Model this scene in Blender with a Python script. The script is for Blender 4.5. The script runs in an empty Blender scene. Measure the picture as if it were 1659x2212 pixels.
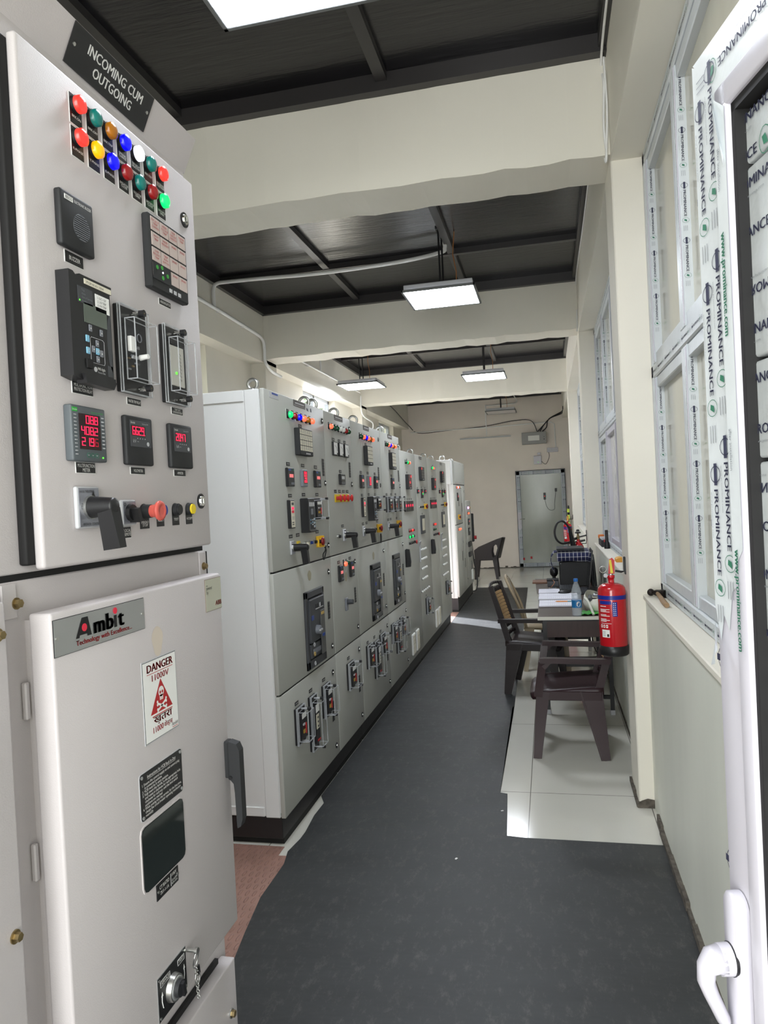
import bpy, bmesh, math, random
from math import sin, cos, pi, radians as rad
from mathutils import Vector as V, Matrix
random.seed(7)
S = bpy.context.scene
COL = S.collection
# ------------------------------------------------------------------ camera
FPX, YAW, PIT, ROL, CH = 1577.0, rad(12.72), rad(-0.79), rad(-2.87), 1.60
fw = V((-sin(YAW)*cos(PIT), cos(YAW)*cos(PIT), sin(PIT)))
r0 = V((cos(YAW), sin(YAW), 0)); u0 = r0.cross(fw)
rt = cos(ROL)*r0 + sin(ROL)*u0; up = -sin(ROL)*r0 + cos(ROL)*u0
cam = bpy.data.cameras.new('camera'); co = bpy.data.objects.new('camera', cam); COL.objects.link(co)
M = Matrix((rt, up, -fw)).transposed().to_4x4(); M.translation = (0, 0, CH)
co.matrix_world = M
cam.sensor_fit = 'VERTICAL'; cam.sensor_height = 36.0; cam.lens = FPX/2212*36.0
cam.clip_start = 0.02
S.camera = co
# ------------------------------------------------------------------ colour, world, daylight
S.view_settings.view_transform = 'Standard'; S.view_settings.look = 'None'
S.view_settings.exposure = 0.70; S.view_settings.gamma = 1.0; S.view_settings.use_curve_mapping = False
W = bpy.data.worlds.new('world'); S.world = W; W.use_nodes = True
nt = W.node_tree; nt.nodes.clear()
wo = nt.nodes.new('ShaderNodeOutputWorld'); bg = nt.nodes.new('ShaderNodeBackground')
tc = nt.nodes.new('ShaderNodeTexCoord'); sx = nt.nodes.new('ShaderNodeSeparateXYZ'); cr = nt.nodes.new('ShaderNodeValToRGB')
nt.links.new(tc.outputs['Generated'], sx.inputs[0]); nt.links.new(sx.outputs['Z'], cr.inputs[0])
cr.color_ramp.elements[0].position = 0.47; cr.color_ramp.elements[0].color = (0.30, 0.33, 0.24, 1)
cr.color_ramp.elements[1].position = 0.56; cr.color_ramp.elements[1].color = (0.93, 0.96, 1.0, 1)
nt.links.new(cr.outputs[0], bg.inputs[0]); bg.inputs[1].default_value = 2.6
nt.links.new(bg.outputs[0], wo.inputs[0])

def area(name, loc, rot, sx_, sy_, power, col=(1, 1, 1)):
    l = bpy.data.lights.new(name, 'AREA'); l.shape = 'RECTANGLE'; l.size = sx_; l.size_y = sy_
    l.energy = power; l.color = col
    o = bpy.data.objects.new(name, l); COL.objects.link(o); o.location = loc; o.rotation_euler = rot
    return o
# daylight through the open entrance behind the camera, and through the gate on the left
area('daylight_entrance', (-0.35, -2.6, 1.9), (rad(90), 0, 0), 3.2, 3.4, 172, (0.95, 0.97, 1.0))
area('daylight_side_gate', (-3.9, 11.1, 1.25), (0, rad(-90), rad(-20)), 2.2, 0.9, 120, (0.93, 0.95, 1.0))
sl = bpy.data.lights.new('sun_through_side_gate', 'SPOT'); sl.energy = 24000; sl.spot_size = rad(23); sl.spot_blend = .05; sl.shadow_soft_size = .10; sl.color = (.92, .94, 1.0)
so_ = bpy.data.objects.new('sun_through_side_gate', sl); COL.objects.link(so_); so_.location = (-7.4, 14.2, 5.2)
so_.rotation_euler = (V((-3.3, 11.05, 1.05))-V(so_.location)).to_track_quat('-Z', 'Y').to_euler()
# ------------------------------------------------------------------ materials
MATS = {}
def mat(name, c, rough=0.5, metal=0.0, emit=None, es=0.0, bump=0.0, bscale=40.0, var=0.0, vscale=3.0, spec=0.5,
        alpha=None, trans=0.0, coat=0.0, stretch=None):
    if name in MATS: return MATS[name]
    m = bpy.data.materials.new(name); m.use_nodes = True; n = m.node_tree.nodes; l = m.node_tree.links
    p = n['Principled BSDF']; c = tuple((x/255)**2.2 for x in c)
    p.inputs['Base Color'].default_value = (*c, 1); p.inputs['Roughness'].default_value = rough
    p.inputs['Metallic'].default_value = metal; p.inputs['Specular IOR Level'].default_value = spec
    p.inputs['Transmission Weight'].default_value = trans; p.inputs['Coat Weight'].default_value = coat
    if emit:
        p.inputs['Emission Color'].default_value = (*[(x/255)**2.2 for x in emit], 1)
        p.inputs['Emission Strength'].default_value = es
    if bump or var:
        t = n.new('ShaderNodeTexCoord'); mp = n.new('ShaderNodeMapping'); l.new(t.outputs['Object'], mp.inputs[0])
        if stretch: mp.inputs['Scale'].default_value = stretch
    if bump:
        no = n.new('ShaderNodeTexNoise'); no.inputs['Scale'].default_value = bscale; no.inputs['Detail'].default_value = 4
        l.new(mp.outputs[0], no.inputs['Vector'])
        b = n.new('ShaderNodeBump'); b.inputs['Strength'].default_value = bump; b.inputs['Distance'].default_value = 0.01
        l.new(no.outputs[0], b.inputs['Height']); l.new(b.outputs[0], p.inputs['Normal'])
    if var:
        no = n.new('ShaderNodeTexNoise'); no.inputs['Scale'].default_value = vscale; no.inputs['Detail'].default_value = 5
        l.new(mp.outputs[0], no.inputs['Vector'])
        r = n.new('ShaderNodeValToRGB'); r.color_ramp.elements[0].position = 0.3; r.color_ramp.elements[1].position = 0.7
        r.color_ramp.elements[0].color = (*[x*(1-var) for x in c], 1); r.color_ramp.elements[1].color = (*[min(1, x*(1+var)) for x in c], 1)
        l.new(no.outputs[0], r.inputs[0]); l.new(r.outputs[0], p.inputs['Base Color'])
    if alpha is not None:
        tr = n.new('ShaderNodeBsdfTransparent'); mx = n.new('ShaderNodeMixShader'); mx.inputs[0].default_value = alpha
        l.new(tr.outputs[0], mx.inputs[1]); l.new(p.outputs[0], mx.inputs[2]); l.new(mx.outputs[0], n['Material Output'].inputs[0])
    MATS[name] = m
    return m
wallm = mat('wall_paint', (226, 221, 208), 0.75, bump=0.25, bscale=6, var=0.05, vscale=1.2)
beamm = mat('beam_paint', (234, 230, 217), 0.6, bump=0.3, bscale=4, var=0.03, vscale=1.0)
backm = mat('back_wall_paint', (232, 223, 214), 0.8, bump=0.3, bscale=8, var=0.05, vscale=1.5)
dado = mat('dado_paint', (224, 225, 213), 0.5, bump=0.35, bscale=5, var=0.07, vscale=2.0, stretch=(1, 1, 0.3))
ceilm = mat('black_ceiling_paint', (27, 26, 29), 0.22, bump=0.25, bscale=9, var=0.2, vscale=2, stretch=(0.5, 4, 1))
battm = mat('ceiling_batten_paint', (56, 54, 54), 0.35)
dirt = mat('cracked_mortar', (92, 86, 78), 0.95, bump=1.0, bscale=60, var=0.4, vscale=30)
white = mat('cream_enamel', (222, 219, 214), 0.38, bump=0.06, bscale=500)
fgdoor = mat('textured_cabinet_paint', (193, 187, 187), 0.45, bump=0.10, bscale=420)
mccside = mat('panel_side_paint', (222, 223, 222), 0.4, bump=0.05, bscale=400)
mccdoor = mat('panel_door_paint', (176, 177, 171), 0.36, bump=0.05, bscale=400, var=0.03, vscale=2)
plinthm = mat('black_plinth', (38, 36, 37), 0.5, bump=0.1, bscale=30)
blk = mat('black_plastic', (30, 30, 32), 0.38)
blk2 = mat('matt_black_plastic', (38, 39, 41), 0.6)
rub = mat('rubber_gasket', (18, 17, 18), 0.7)
dgrey = mat('dark_grey_plastic', (66, 68, 72), 0.45)
mgrey = mat('mid_grey_plastic', (118, 121, 128), 0.45)
lgrey = mat('light_grey_plastic', (186, 187, 190), 0.4)
wht = mat('white_print', (235, 235, 232), 0.6)
cream = mat('label_paper', (222, 216, 196), 0.7)
ink = mat('black_print', (22, 22, 24), 0.6)
navy = mat('navy_print', (52, 54, 76), 0.6)
greyp = mat('grey_print', (130, 134, 140), 0.6)
greenp = mat('green_print', (48, 110, 86), 0.6)
redp = mat('red_print', (176, 40, 44), 0.55)
brass = mat('brass_bolt', (150, 132, 96), 0.35, 0.9, bump=0.2)
steel = mat('zinc_steel', (190, 190, 186), 0.28, 0.95)
chrome = mat('chrome', (215, 215, 212), 0.12, 1.0)
alu = mat('brushed_aluminium', (182, 184, 184), 0.35, 0.75)
silver = mat('switch_plate_silver', (150, 152, 162), 0.25, 0.5)
clear = mat('clear_cover_plastic', (70, 72, 75), 0.05, spec=1.0, alpha=0.055)
clearedge = mat('clear_cover_rim', (205, 208, 212), 0.15, spec=0.7, alpha=0.42)
upvc = mat('white_upvc', (192, 189, 198), 0.28)
film = mat('protective_film', (198, 203, 206), 0.35, bump=0.35, bscale=14)
filmg = mat('grey_protective_film', (176, 182, 190), 0.4, bump=0.4, bscale=20)
LED = {}
def lens(name, c, s, e=None):
    LED[name] = mat('lens_'+name, c, 0.25, emit=e or c, es=s*.6, spec=0.6)
lens('red', (255, 40, 36), 0.75, (255, 70, 60)); lens('red_off', (150, 28, 30), 0.0); lens('teal_off', (20, 118, 112), 0.02)
lens('amber_off', (176, 108, 20), 0.0); lens('blue', (6, 6, 235), 0.55, (6, 6, 255)); lens('clear', (240, 244, 255), 1.0)
lens('yellow', (255, 176, 0), 0.5); lens('green', (20, 235, 110), 0.8, (0, 255, 120)); lens('green_off', (14, 72, 44), 0.0)
lens('white_off', (222, 222, 216), 0.0); lens('orange', (255, 120, 84), 0.9, (255, 110, 80)); lens('violet', (235, 190, 255), 1.5)
segred = mat('led_digits', (255, 40, 80), 0.5, emit=(255, 44, 84), es=.8)
segdim = mat('led_digits_dim', (150, 20, 40), 0.5, emit=(150, 20, 44), es=0.5)
pinklcd = mat('pink_display', (230, 130, 130), 0.5, emit=(255, 120, 120), es=0.35)
dispb = mat('display_window', (40, 6, 12), 0.15)
lcd = mat('lcd_glass', (92, 100, 92), 0.12)
ledg = mat('green_led', (90, 230, 60), 0.4, emit=(90, 255, 60), es=1.2)
# ------------------------------------------------------------------ mesh helper
TXT = {}
def textgeo(s):
    if s in TXT: return TXT[s]
    c = bpy.data.curves.new('t', 'FONT'); c.body = s; c.resolution_u = 2; c.size = 1
    o = bpy.data.objects.new('t', c); COL.objects.link(o)
    me = bpy.data.meshes.new_from_object(o)
    vs = [tuple(v.co)[:2] for v in me.vertices]; fs = [tuple(p.vertices) for p in me.polygons]
    bpy.data.objects.remove(o); bpy.data.curves.remove(c); bpy.data.meshes.remove(me)
    xs = [v[0] for v in vs] or [0]; TXT[s] = (vs, fs, min(xs), max(xs))
    return TXT[s]
class MB:
    def __init__(s): s.b = bmesh.new(); s.ms = []; s.sm = []
    def mi(s, m):
        if m not in s.ms: s.ms.append(m)
        return s.ms.index(m)
    def add(s, vs, fs, m, smooth=False):
        k = s.mi(m); bv = [s.b.verts.new(v) for v in vs]
        for f in fs:
            try: g = s.b.faces.new([bv[i] for i in f]); g.material_index = k; g.smooth = smooth
            except ValueError: pass
        return s
    def box(s, x0, x1, y0, y1, z0, z1, m, bev=0.0, seg=1):
        if x0 > x1: x0, x1 = x1, x0
        if y0 > y1: y0, y1 = y1, y0
        if z0 > z1: z0, z1 = z1, z0
        vs = [(x, y, z) for x in (x0, x1) for y in (y0, y1) for z in (z0, z1)]
        fs = [(0, 1, 3, 2), (4, 6, 7, 5), (0, 4, 5, 1), (2, 3, 7, 6), (0, 2, 6, 4), (1, 5, 7, 3)]
        if bev <= 0: return s.add(vs, fs, m)
        t = bmesh.new(); tv = [t.verts.new(v) for v in vs]
        for f in fs: t.faces.new([tv[i] for i in f])
        bmesh.ops.bevel(t, geom=t.edges[:], offset=min(bev, .45*min(x1-x0, y1-y0, z1-z0)), segments=seg, affect='EDGES', profile=0.5)
        return s.absorb(t, m, seg > 1)
    def absorb(s, t, m, smooth=False):
        t.verts.ensure_lookup_table(); t.verts.index_update()
        vs = [v.co.copy() for v in t.verts]; fs = [[v.index for v in f.verts] for f in t.faces]; t.free()
        return s.add(vs, fs, m, smooth)
    def frame(s, d):
        d = V(d).normalized(); a = V((0, 0, 1)) if abs(d.z) < 0.9 else V((1, 0, 0))
        x = d.cross(a).normalized(); return x, d.cross(x)
    def cyl(s, p0, p1, r0_, r1_=None, m=None, seg=16, caps=True, smooth=True):
        r1_ = r0_ if r1_ is None else r1_; p0 = V(p0); p1 = V(p1); x, y = s.frame(p1-p0)
        c = [(cos(2*pi*i/seg), sin(2*pi*i/seg)) for i in range(seg)]
        vs = [p0+x*a*r0_+y*b*r0_ for a, b in c]+[p1+x*a*r1_+y*b*r1_ for a, b in c]
        s.add(vs, [(i, (i+1) % seg, seg+(i+1) % seg, seg+i) for i in range(seg)], m, smooth)
        if caps:
            if r0_ > 1e-6: s.add(vs[:seg], [tuple(range(seg))[::-1]], m)
            if r1_ > 1e-6: s.add(vs[seg:], [tuple(range(seg))], m)
        return s
    def lathe(s, c, prof, m, seg=24, axis='z', smooth=True):
        c = V(c); vs = []
        for r, h in prof:
            for i in range(seg):
                a = 2*pi*i/seg; p = (r*cos(a), r*sin(a), h)
                if axis == 'x': p = (h, r*cos(a), r*sin(a))
                vs.append(c+V(p))
        fs = [(k*seg+i, k*seg+(i+1) % seg, (k+1)*seg+(i+1) % seg, (k+1)*seg+i) for k in range(len(prof)-1) for i in range(seg)]
        s.add(vs, fs, m, smooth)
        for k in (0, len(prof)-1):
            if prof[k][0] > 1e-5: s.add(vs[k*seg:(k+1)*seg], [tuple(range(seg))], m)
        return s
    def tube(s, pts, r, m, seg=8, closed=False):
        pts = [V(p) for p in pts]; n = len(pts); vs = []; px = None
        for i in range(n):
            a = pts[i-1] if (i or closed) else pts[0]; b = pts[(i+1) % n] if (i < n-1 or closed) else pts[-1]
            d = (b-a)
            if d.length < 1e-9: d = V((0, 0, 1))
            d.normalize()
            if px is None: x, y = s.frame(d)
            else:
                x = (px-d*px.dot(d))
                x = x.normalized() if x.length > 1e-6 else s.frame(d)[0]
                y = d.cross(x)
            px = x
            vs += [pts[i]+x*cos(2*pi*k/seg)*r+y*sin(2*pi*k/seg)*r for k in range(seg)]
        R = n if closed else n-1
        s.add(vs, [(i*seg+k, i*seg+(k+1) % seg, ((i+1) % n)*seg+(k+1) % seg, ((i+1) % n)*seg+k) for i in range(R) for k in range(seg)], m, True)
        if not closed: s.add(vs[:seg], [tuple(range(seg))], m); s.add(vs[-seg:], [tuple(range(seg))], m)
        return s
    def edges(s, x0, x1, y0, y1, z0, z1, w, m):
        for a in (y0, y1):
            for c in (z0, z1): s.box(x0, x1, a-w/2, a+w/2, c-w/2, c+w/2, m)
        for x in (x0+w/2, x1-w/2):
            for a in (y0, y1): s.box(x-w/2, x+w/2, a-w/2, a+w/2, z0, z1, m)
            for c in (z0, z1): s.box(x-w/2, x+w/2, y0, y1, c-w/2, c+w/2, m)
        return s
    def ring(s, c, R, r, m, axis='x', seg=20):
        ax = {'x': (V((0, 1, 0)), V((0, 0, 1))), 'y': (V((1, 0, 0)), V((0, 0, 1))), 'z': (V((1, 0, 0)), V((0, 1, 0)))}[axis]
        return s.tube([V(c)+ax[0]*R*cos(2*pi*i/seg)+ax[1]*R*sin(2*pi*i/seg) for i in range(seg)], r, m, 6, True)
    def prism(s, poly, o, ux, uy, un, t, m):
        o, ux, uy, un = V(o), V(ux), V(uy), V(un); n = len(poly)
        vs = [o+ux*a+uy*b for a, b in poly]+[o+ux*a+uy*b+un*t for a, b in poly]
        return s.add(vs, [tuple(range(n))[::-1], tuple(range(n, 2*n))]+[(i, (i+1) % n, n+(i+1) % n, n+i) for i in range(n)], m)
    def bar(s, p0, p1, side, w0, t0, w1, t1, m):
        p0, p1 = V(p0), V(p1); d = (p1-p0).normalized(); a = V(side); a = (a-d*a.dot(d)).normalized(); b = d.cross(a)
        vs = []
        for p, w, t in ((p0, w0, t0), (p1, w1, t1)):
            vs += [p+a*i*w/2+b*j*t/2 for i, j in ((-1, -1), (1, -1), (1, 1), (-1, 1))]
        return s.add(vs, [(3, 2, 1, 0), (4, 5, 6, 7), (0, 1, 5, 4), (1, 2, 6, 5), (2, 3, 7, 6), (3, 0, 4, 7)], m)
    def text(s, st, o, ux, uy, size, m, align=0, w=None):
        vs, fs, a, b = textgeo(st); ux, uy, o = V(ux), V(uy), V(o); k = size*1.42; kx = k
        if w: kx = w/max(b-a, 1e-6)
        off = a if align == 0 else (a+b)/2 if align == 1 else b
        s.add([o+ux*(x-off)*kx+uy*y*k for x, y in vs], fs, m)
        if size >= .0085: s.add([o+ux*((x-off)*kx+size*.07)+uy*y*k for x, y in vs], fs, m)     # heavier strokes
        return s
    def seg7(s, st, o, ux, uy, h, m, w=None):
        ux, uy, o = V(ux), V(uy), V(o); w = w or h*.5; t = h*.095; n = ux.cross(uy); x = 0
        G = {'0': 'abcdef', '1': 'bc', '2': 'abged', '3': 'abgcd', '4': 'fgbc', '5': 'afgcd', '6': 'afgedc', '7': 'abc', '8': 'abcdefg', '9': 'abcdfg'}
        for ch in st:
            if ch == '.': s.prism([(x-t*1.1, 0), (x-t*.1, 0), (x-t*.1, t), (x-t*1.1, t)], o, ux, uy, n, .0004, m); continue
            R = {'a': (0, h-t, w, h), 'd': (0, 0, w, t), 'g': (0, h/2-t/2, w, h/2+t/2), 'f': (0, h/2, t, h), 'b': (w-t, h/2, w, h), 'e': (0, 0, t, h/2), 'c': (w-t, 0, w, h/2)}
            for q in G.get(ch, ''):
                a, b, c, d = R[q]; s.prism([(x+a, b), (x+c, b), (x+c, d), (x+a, d)], o, ux, uy, n, .0004, m)
            x += w*1.3
        return s
    def build(s, name, parent=None, org=None, label=None, flipok=True):
        bmesh.ops.recalc_face_normals(s.b, faces=s.b.faces[:])
        me = bpy.data.meshes.new(name); 
        if org is None: org = ORG.get(parent.name, V((0, 0, 0))) if parent else V((0, 0, 0))
        org = V(org)
        if org.length: bmesh.ops.translate(s.b, verts=s.b.verts[:], vec=-org)
        s.b.to_mesh(me); s.b.free()
        for m in s.ms: me.materials.append(m)
        o = bpy.data.objects.new(name, me); COL.objects.link(o)
        if parent: o.parent = parent
        else: o.location = org
        ORG[o.name] = org
        if label: o['label'] = label
        return o
ORG = {}
def thing(name, label, cat, loc=(0, 0, 0), group=None, rz=0):
    o = bpy.data.objects.new(name, None); COL.objects.link(o); o.location = loc; o.rotation_euler = (0, 0, rz); o.empty_display_size = .05
    ORG[o.name] = V(loc); return tag(o, label, cat, group)
def tag(o, label, cat, group=None):
    o['label'] = label; o['category'] = cat
    if group: o['group'] = group
    return o
def struct(o): o['kind'] = 'structure'; return o
def dup(root, loc, rz, label, group=None):
    r = root.copy(); COL.objects.link(r); r.location = loc; r.rotation_euler = (0, 0, rz); r['label'] = label
    if group: r['group'] = group
    for ch in list(root.children):
        c = ch.copy(); COL.objects.link(c); c.parent = r
        for g in ch.children:
            d = g.copy(); COL.objects.link(d); d.parent = c
    return r
YX, ZX = (0, 1, 0), (0, 0, 1)
def film_text(mb, o, along, upv, length, size, mirror=False, nrm=None, cols=(navy, greenp, greyp), www=True):
    """repeating print on the protective film: badge, PROMINANCE, leaf ring, three short lines of print"""
    along, upv, o = V(along), V(upv), V(o); pitch = size*15.5; k = 0.0; n = nrm
    while k+pitch*0.7 < length:
        p = o+along*(k)
        ring = [(size*.75*cos(2*pi*i/14), size*.95*sin(2*pi*i/14)) for i in range(14)]
        c = p+along*size*.9+upv*size*.35
        for i in range(14):
            a, b = ring[i], ring[(i+1) % 14]
            mb.add([c+along*a[0]+upv*a[1], c+along*b[0]+upv*b[1], c+along*b[0]*.88+upv*b[1]*.9, c+along*a[0]*.88+upv*a[1]*.9], [(0, 1, 2, 3)], cols[0])
        mb.add([c+along*size*q[0]+upv*size*q[1] for q in ((-.95, -.28), (.95, -.28), (.95, .28), (-.95, .28))], [(0, 1, 2, 3)], cols[0])
        mb.text('PROMINANCE', p+along*size*2.2, along, upv, size*.72, cols[0], 0, w=size*7.4)
        if www: mb.text('www.prominance.com', p+along*size*2.4-upv*size*.62, along, upv, size*.2, cols[2], 0, w=size*4.0)
        c = p+along*size*10.7+upv*size*.35
        for i in range(14):
            a, b = ring[i], ring[(i+1) % 14]
            mb.add([c+along*a[0]+upv*a[1], c+along*b[0]+upv*b[1], c+along*b[0]*.92+upv*b[1]*.93, c+along*a[0]*.92+upv*a[1]*.93], [(0, 1, 2, 3)], cols[1])
        mb.add([c+along*size*q[0]+upv*size*q[1] for q in ((-.35, -.3), (.1, -.4), (.42, .35), (-.15, .3))], [(0, 1, 2, 3)], cols[1])
        for j in range(3):
            q = p+along*size*12.2+upv*size*(.75-.45*j)
            mb.add([q, q+along*size*1.5, q+along*size*1.5-upv*size*.1, q-upv*size*.1], [(0, 1, 2, 3)], cols[2])
        k += pitch
    return mb
# ================================================================== the room
XR, XW, XG = 0.378, 0.45, 0.54      # column face, wall face, window plane on the right
XL, XLW = -3.03, -3.20              # column face, wall face on the left
ZB, ZT = 3.27, 3.75                 # underside and top of the beams
ZC = 3.84
YB = [(-0.35, 0.0), (3.83, 4.17), (7.75, 8.10), (12.10, 12.45)]
YF = 16.40
# floor tiles
tm = mat('floor_tile', (205, 203, 193), 0.12, var=0.04, vscale=1.5, spec=0.5)
n = tm.node_tree.nodes; l = tm.node_tree.links
br = n.new('ShaderNodeTexBrick'); br.offset = 0; br.inputs['Scale'].default_value = 1; br.inputs['Brick Width'].default_value = .6
br.inputs['Row Height'].default_value = 1.19; br.inputs['Mortar Size'].default_value = .0022; br.inputs['Mortar Smooth'].default_value = 0
geo = n.new('ShaderNodeTexCoord'); mp = n.new('ShaderNodeMapping'); mp.inputs['Location'].default_value = (.165+6, -3.965+1.19*5, 0)
l.new(geo.outputs['Object'], mp.inputs[0]); l.new(mp.outputs[0], br.inputs['Vector'])
p = n['Principled BSDF']; src = p.inputs['Base Color'].links[0].from_socket
mx = n.new('ShaderNodeMix'); mx.data_type = 'RGBA'; l.new(br.outputs['Fac'], mx.inputs[0]); l.new(src, mx.inputs[6]); mx.inputs[7].default_value = (.16, .15, .13, 1)
l.new(mx.outputs[2], p.inputs['Base Color'])
b = MB(); b.box(-3.4, .62, -.6, YF+.2, -.12, 0, tm); struct(b.build('floor'))
# right wall below the sills, with the sill ledge
b = MB()
for y0, y1 in ((-.35, 3.83), (4.17, 7.75), (8.10, 12.10), (12.45, YF)):
    b.box(XW, .70, y0, y1, 0, 1.05, dado)
    b.box(XW-.012, .70, y0, y1, 1.05, 1.075, wallm, .004)
    b.box(.60, .70, y0, y1, 1.075, 3.25, wallm)
    b.box(XR, .70, y0, y1, 3.235, ZC, beamm)
struct(b.build('wall_right'))
k = 0
for y0, y1 in YB:
    k += 1
    b = MB(); b.box(XR, .70, y0, y1, 0, ZB, wallm, .006); struct(b.build('trim_%d' % k))      # right column
    k += 1
    b = MB(); b.box(XL, -3.4, y0, y1, 0, ZB, wallm, .006); struct(b.build('trim_%d' % k))     # left column
    k += 1
    b = MB()                                                                                    # ceiling beam, slightly uneven plaster
    N = 36; x0, x1 = -3.3, .62; rnd = random.Random(k); pr = []
    for i in range(N+1):
        x = x0+(x1-x0)*i/N; e = rnd.uniform(-.006, .006); g = rnd.uniform(-.006, .006)
        pr.append([(x, y0+e*.6, ZT+.06), (x, y0+e*.6, ZB+g), (x, y1+e, ZB+g+e), (x, y1+e, ZT+.06)])
    vs = [q for r in pr for q in r]; b.add(vs, [(i*4+j, i*4+(j+1) % 4, i*4+4+(j+1) % 4, i*4+4+j) for i in range(N) for j in range(4)], beamm)
    struct(b.build('trim_%d' % k))
# black ceiling sheets and battens
b = MB(); b.box(-3.4, .7, -.6, YF+.2, ZC, ZC+.1, ceilm); struct(b.build('ceiling'))
b = MB(); bays = [(.0, 3.83), (4.17, 7.75), (8.10, 12.10), (12.45, YF)]
for y0, y1 in bays:
    for yy in (y0+.03, y1-.03): b.box(-3.03, XR, yy-.03, yy+.03, ZT, ZC, battm)
    b.box(-3.03, -2.99, y0, y1, ZT, ZC, battm); b.box(XR-.04, XR, y0, y1, ZT+.02, ZC, battm)
    ym = y0+(y1-y0)*.68
    b.box(-3.03, XR, ym-.025, ym+.025, ZC-.05, ZC, battm)
    for xx in (-1.92, -.75): b.box(xx-.03, xx+.03, y0, y1, ZC-.045, ZC, battm)
k += 1; struct(b.build('trim_%d' % k))
# left wall with high windows and a side gate
b = MB()
LW = [(1.2, 2.7), (5.1, 6.62), (9.52, 11.05), (14.1, 15.5)]
segs = [(-.6, 2.0), ]
def wall_with_holes(b, x0, x1, ya, yb, z0, z1, holes, m):
    ys = sorted({ya, yb}|{h[0] for h in holes}|{h[1] for h in holes}); zs = sorted({z0, z1}|{h[2] for h in holes}|{h[3] for h in holes})
    for i in range(len(ys)-1):
        for j in range(len(zs)-1):
            cy, cz = (ys[i]+ys[i+1])/2, (zs[j]+zs[j+1])/2
            if not any(h[0] < cy < h[1] and h[2] < cz < h[3] for h in holes): b.box(x0, x1, ys[i], ys[i+1], zs[j], zs[j+1], m)
wall_with_holes(b, -3.40, XLW, -.6, YF+.2, 0, ZC, [(a, c, 2.35, 3.22) for a, c in LW]+[(10.45, 11.6, 0, 2.15)], wallm)
b.box(-3.2, XL, -.6, YF, 3.225, ZC, beamm)
struct(b.build('wall_left'))
b = MB(); b.box(-3.4, .7, YF, YF+.2, 0, ZC, backm)
b.box(-3.03, .378, YF-.015, YF, 3.17, 3.19, backm); struct(b.build('wall_back'))
b = MB(); b.box(-3.4, -1.5, -.6, -.35, 0, ZC, wallm); b.box(-1.5, .7, -.6, -.35, 3.35, ZC, wallm); b.box(.47, .7, -.6, -.35, 0, 3.35, wallm); struct(b.build('wall_front'))
# cracked mortar line along the foot of the right wall and the first columns
b = MB(); rnd = random.Random(3)
pts = [(XW, y) for y in [1.2+.13*i for i in range(20)]]
for (xa, ya), (xb, yb) in zip(pts, pts[1:]):
    h = .012+rnd.random()*.03; b.box(xa-.012-rnd.random()*.008, xa+.004, ya, yb, 0, h, dirt)
b.prism([(0, 0), (.085, 0), (.085, .04), (.05, .046), (.02, .035), (0, .02)], (XR-.01, 3.822, 0), (1, 0, 0), (0, 0, 1), (0, 1, 0), .02, dirt)
for i in range(5): b.box(XR-.013, XR+.004, 3.83+.07*i, 3.9+.07*i, 0, .012+rnd.random()*.02, dirt)
for i in range(28): b.box(XW-.008, XW+.003, 4.17+.125*i, 4.295+.125*i, 0, .008+rnd.random()*.01, dirt)
struct(b.build('baseboard_right'))
b = MB()
for i in range(40):
    x = -1.9+.06*i; b.box(x, x+.06, YF-.012, YF+.002, 0, .01+(rnd.random()*.06 if 14 < i < 19 else rnd.random()*.015), dirt)
struct(b.build('baseboard_back'))
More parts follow.
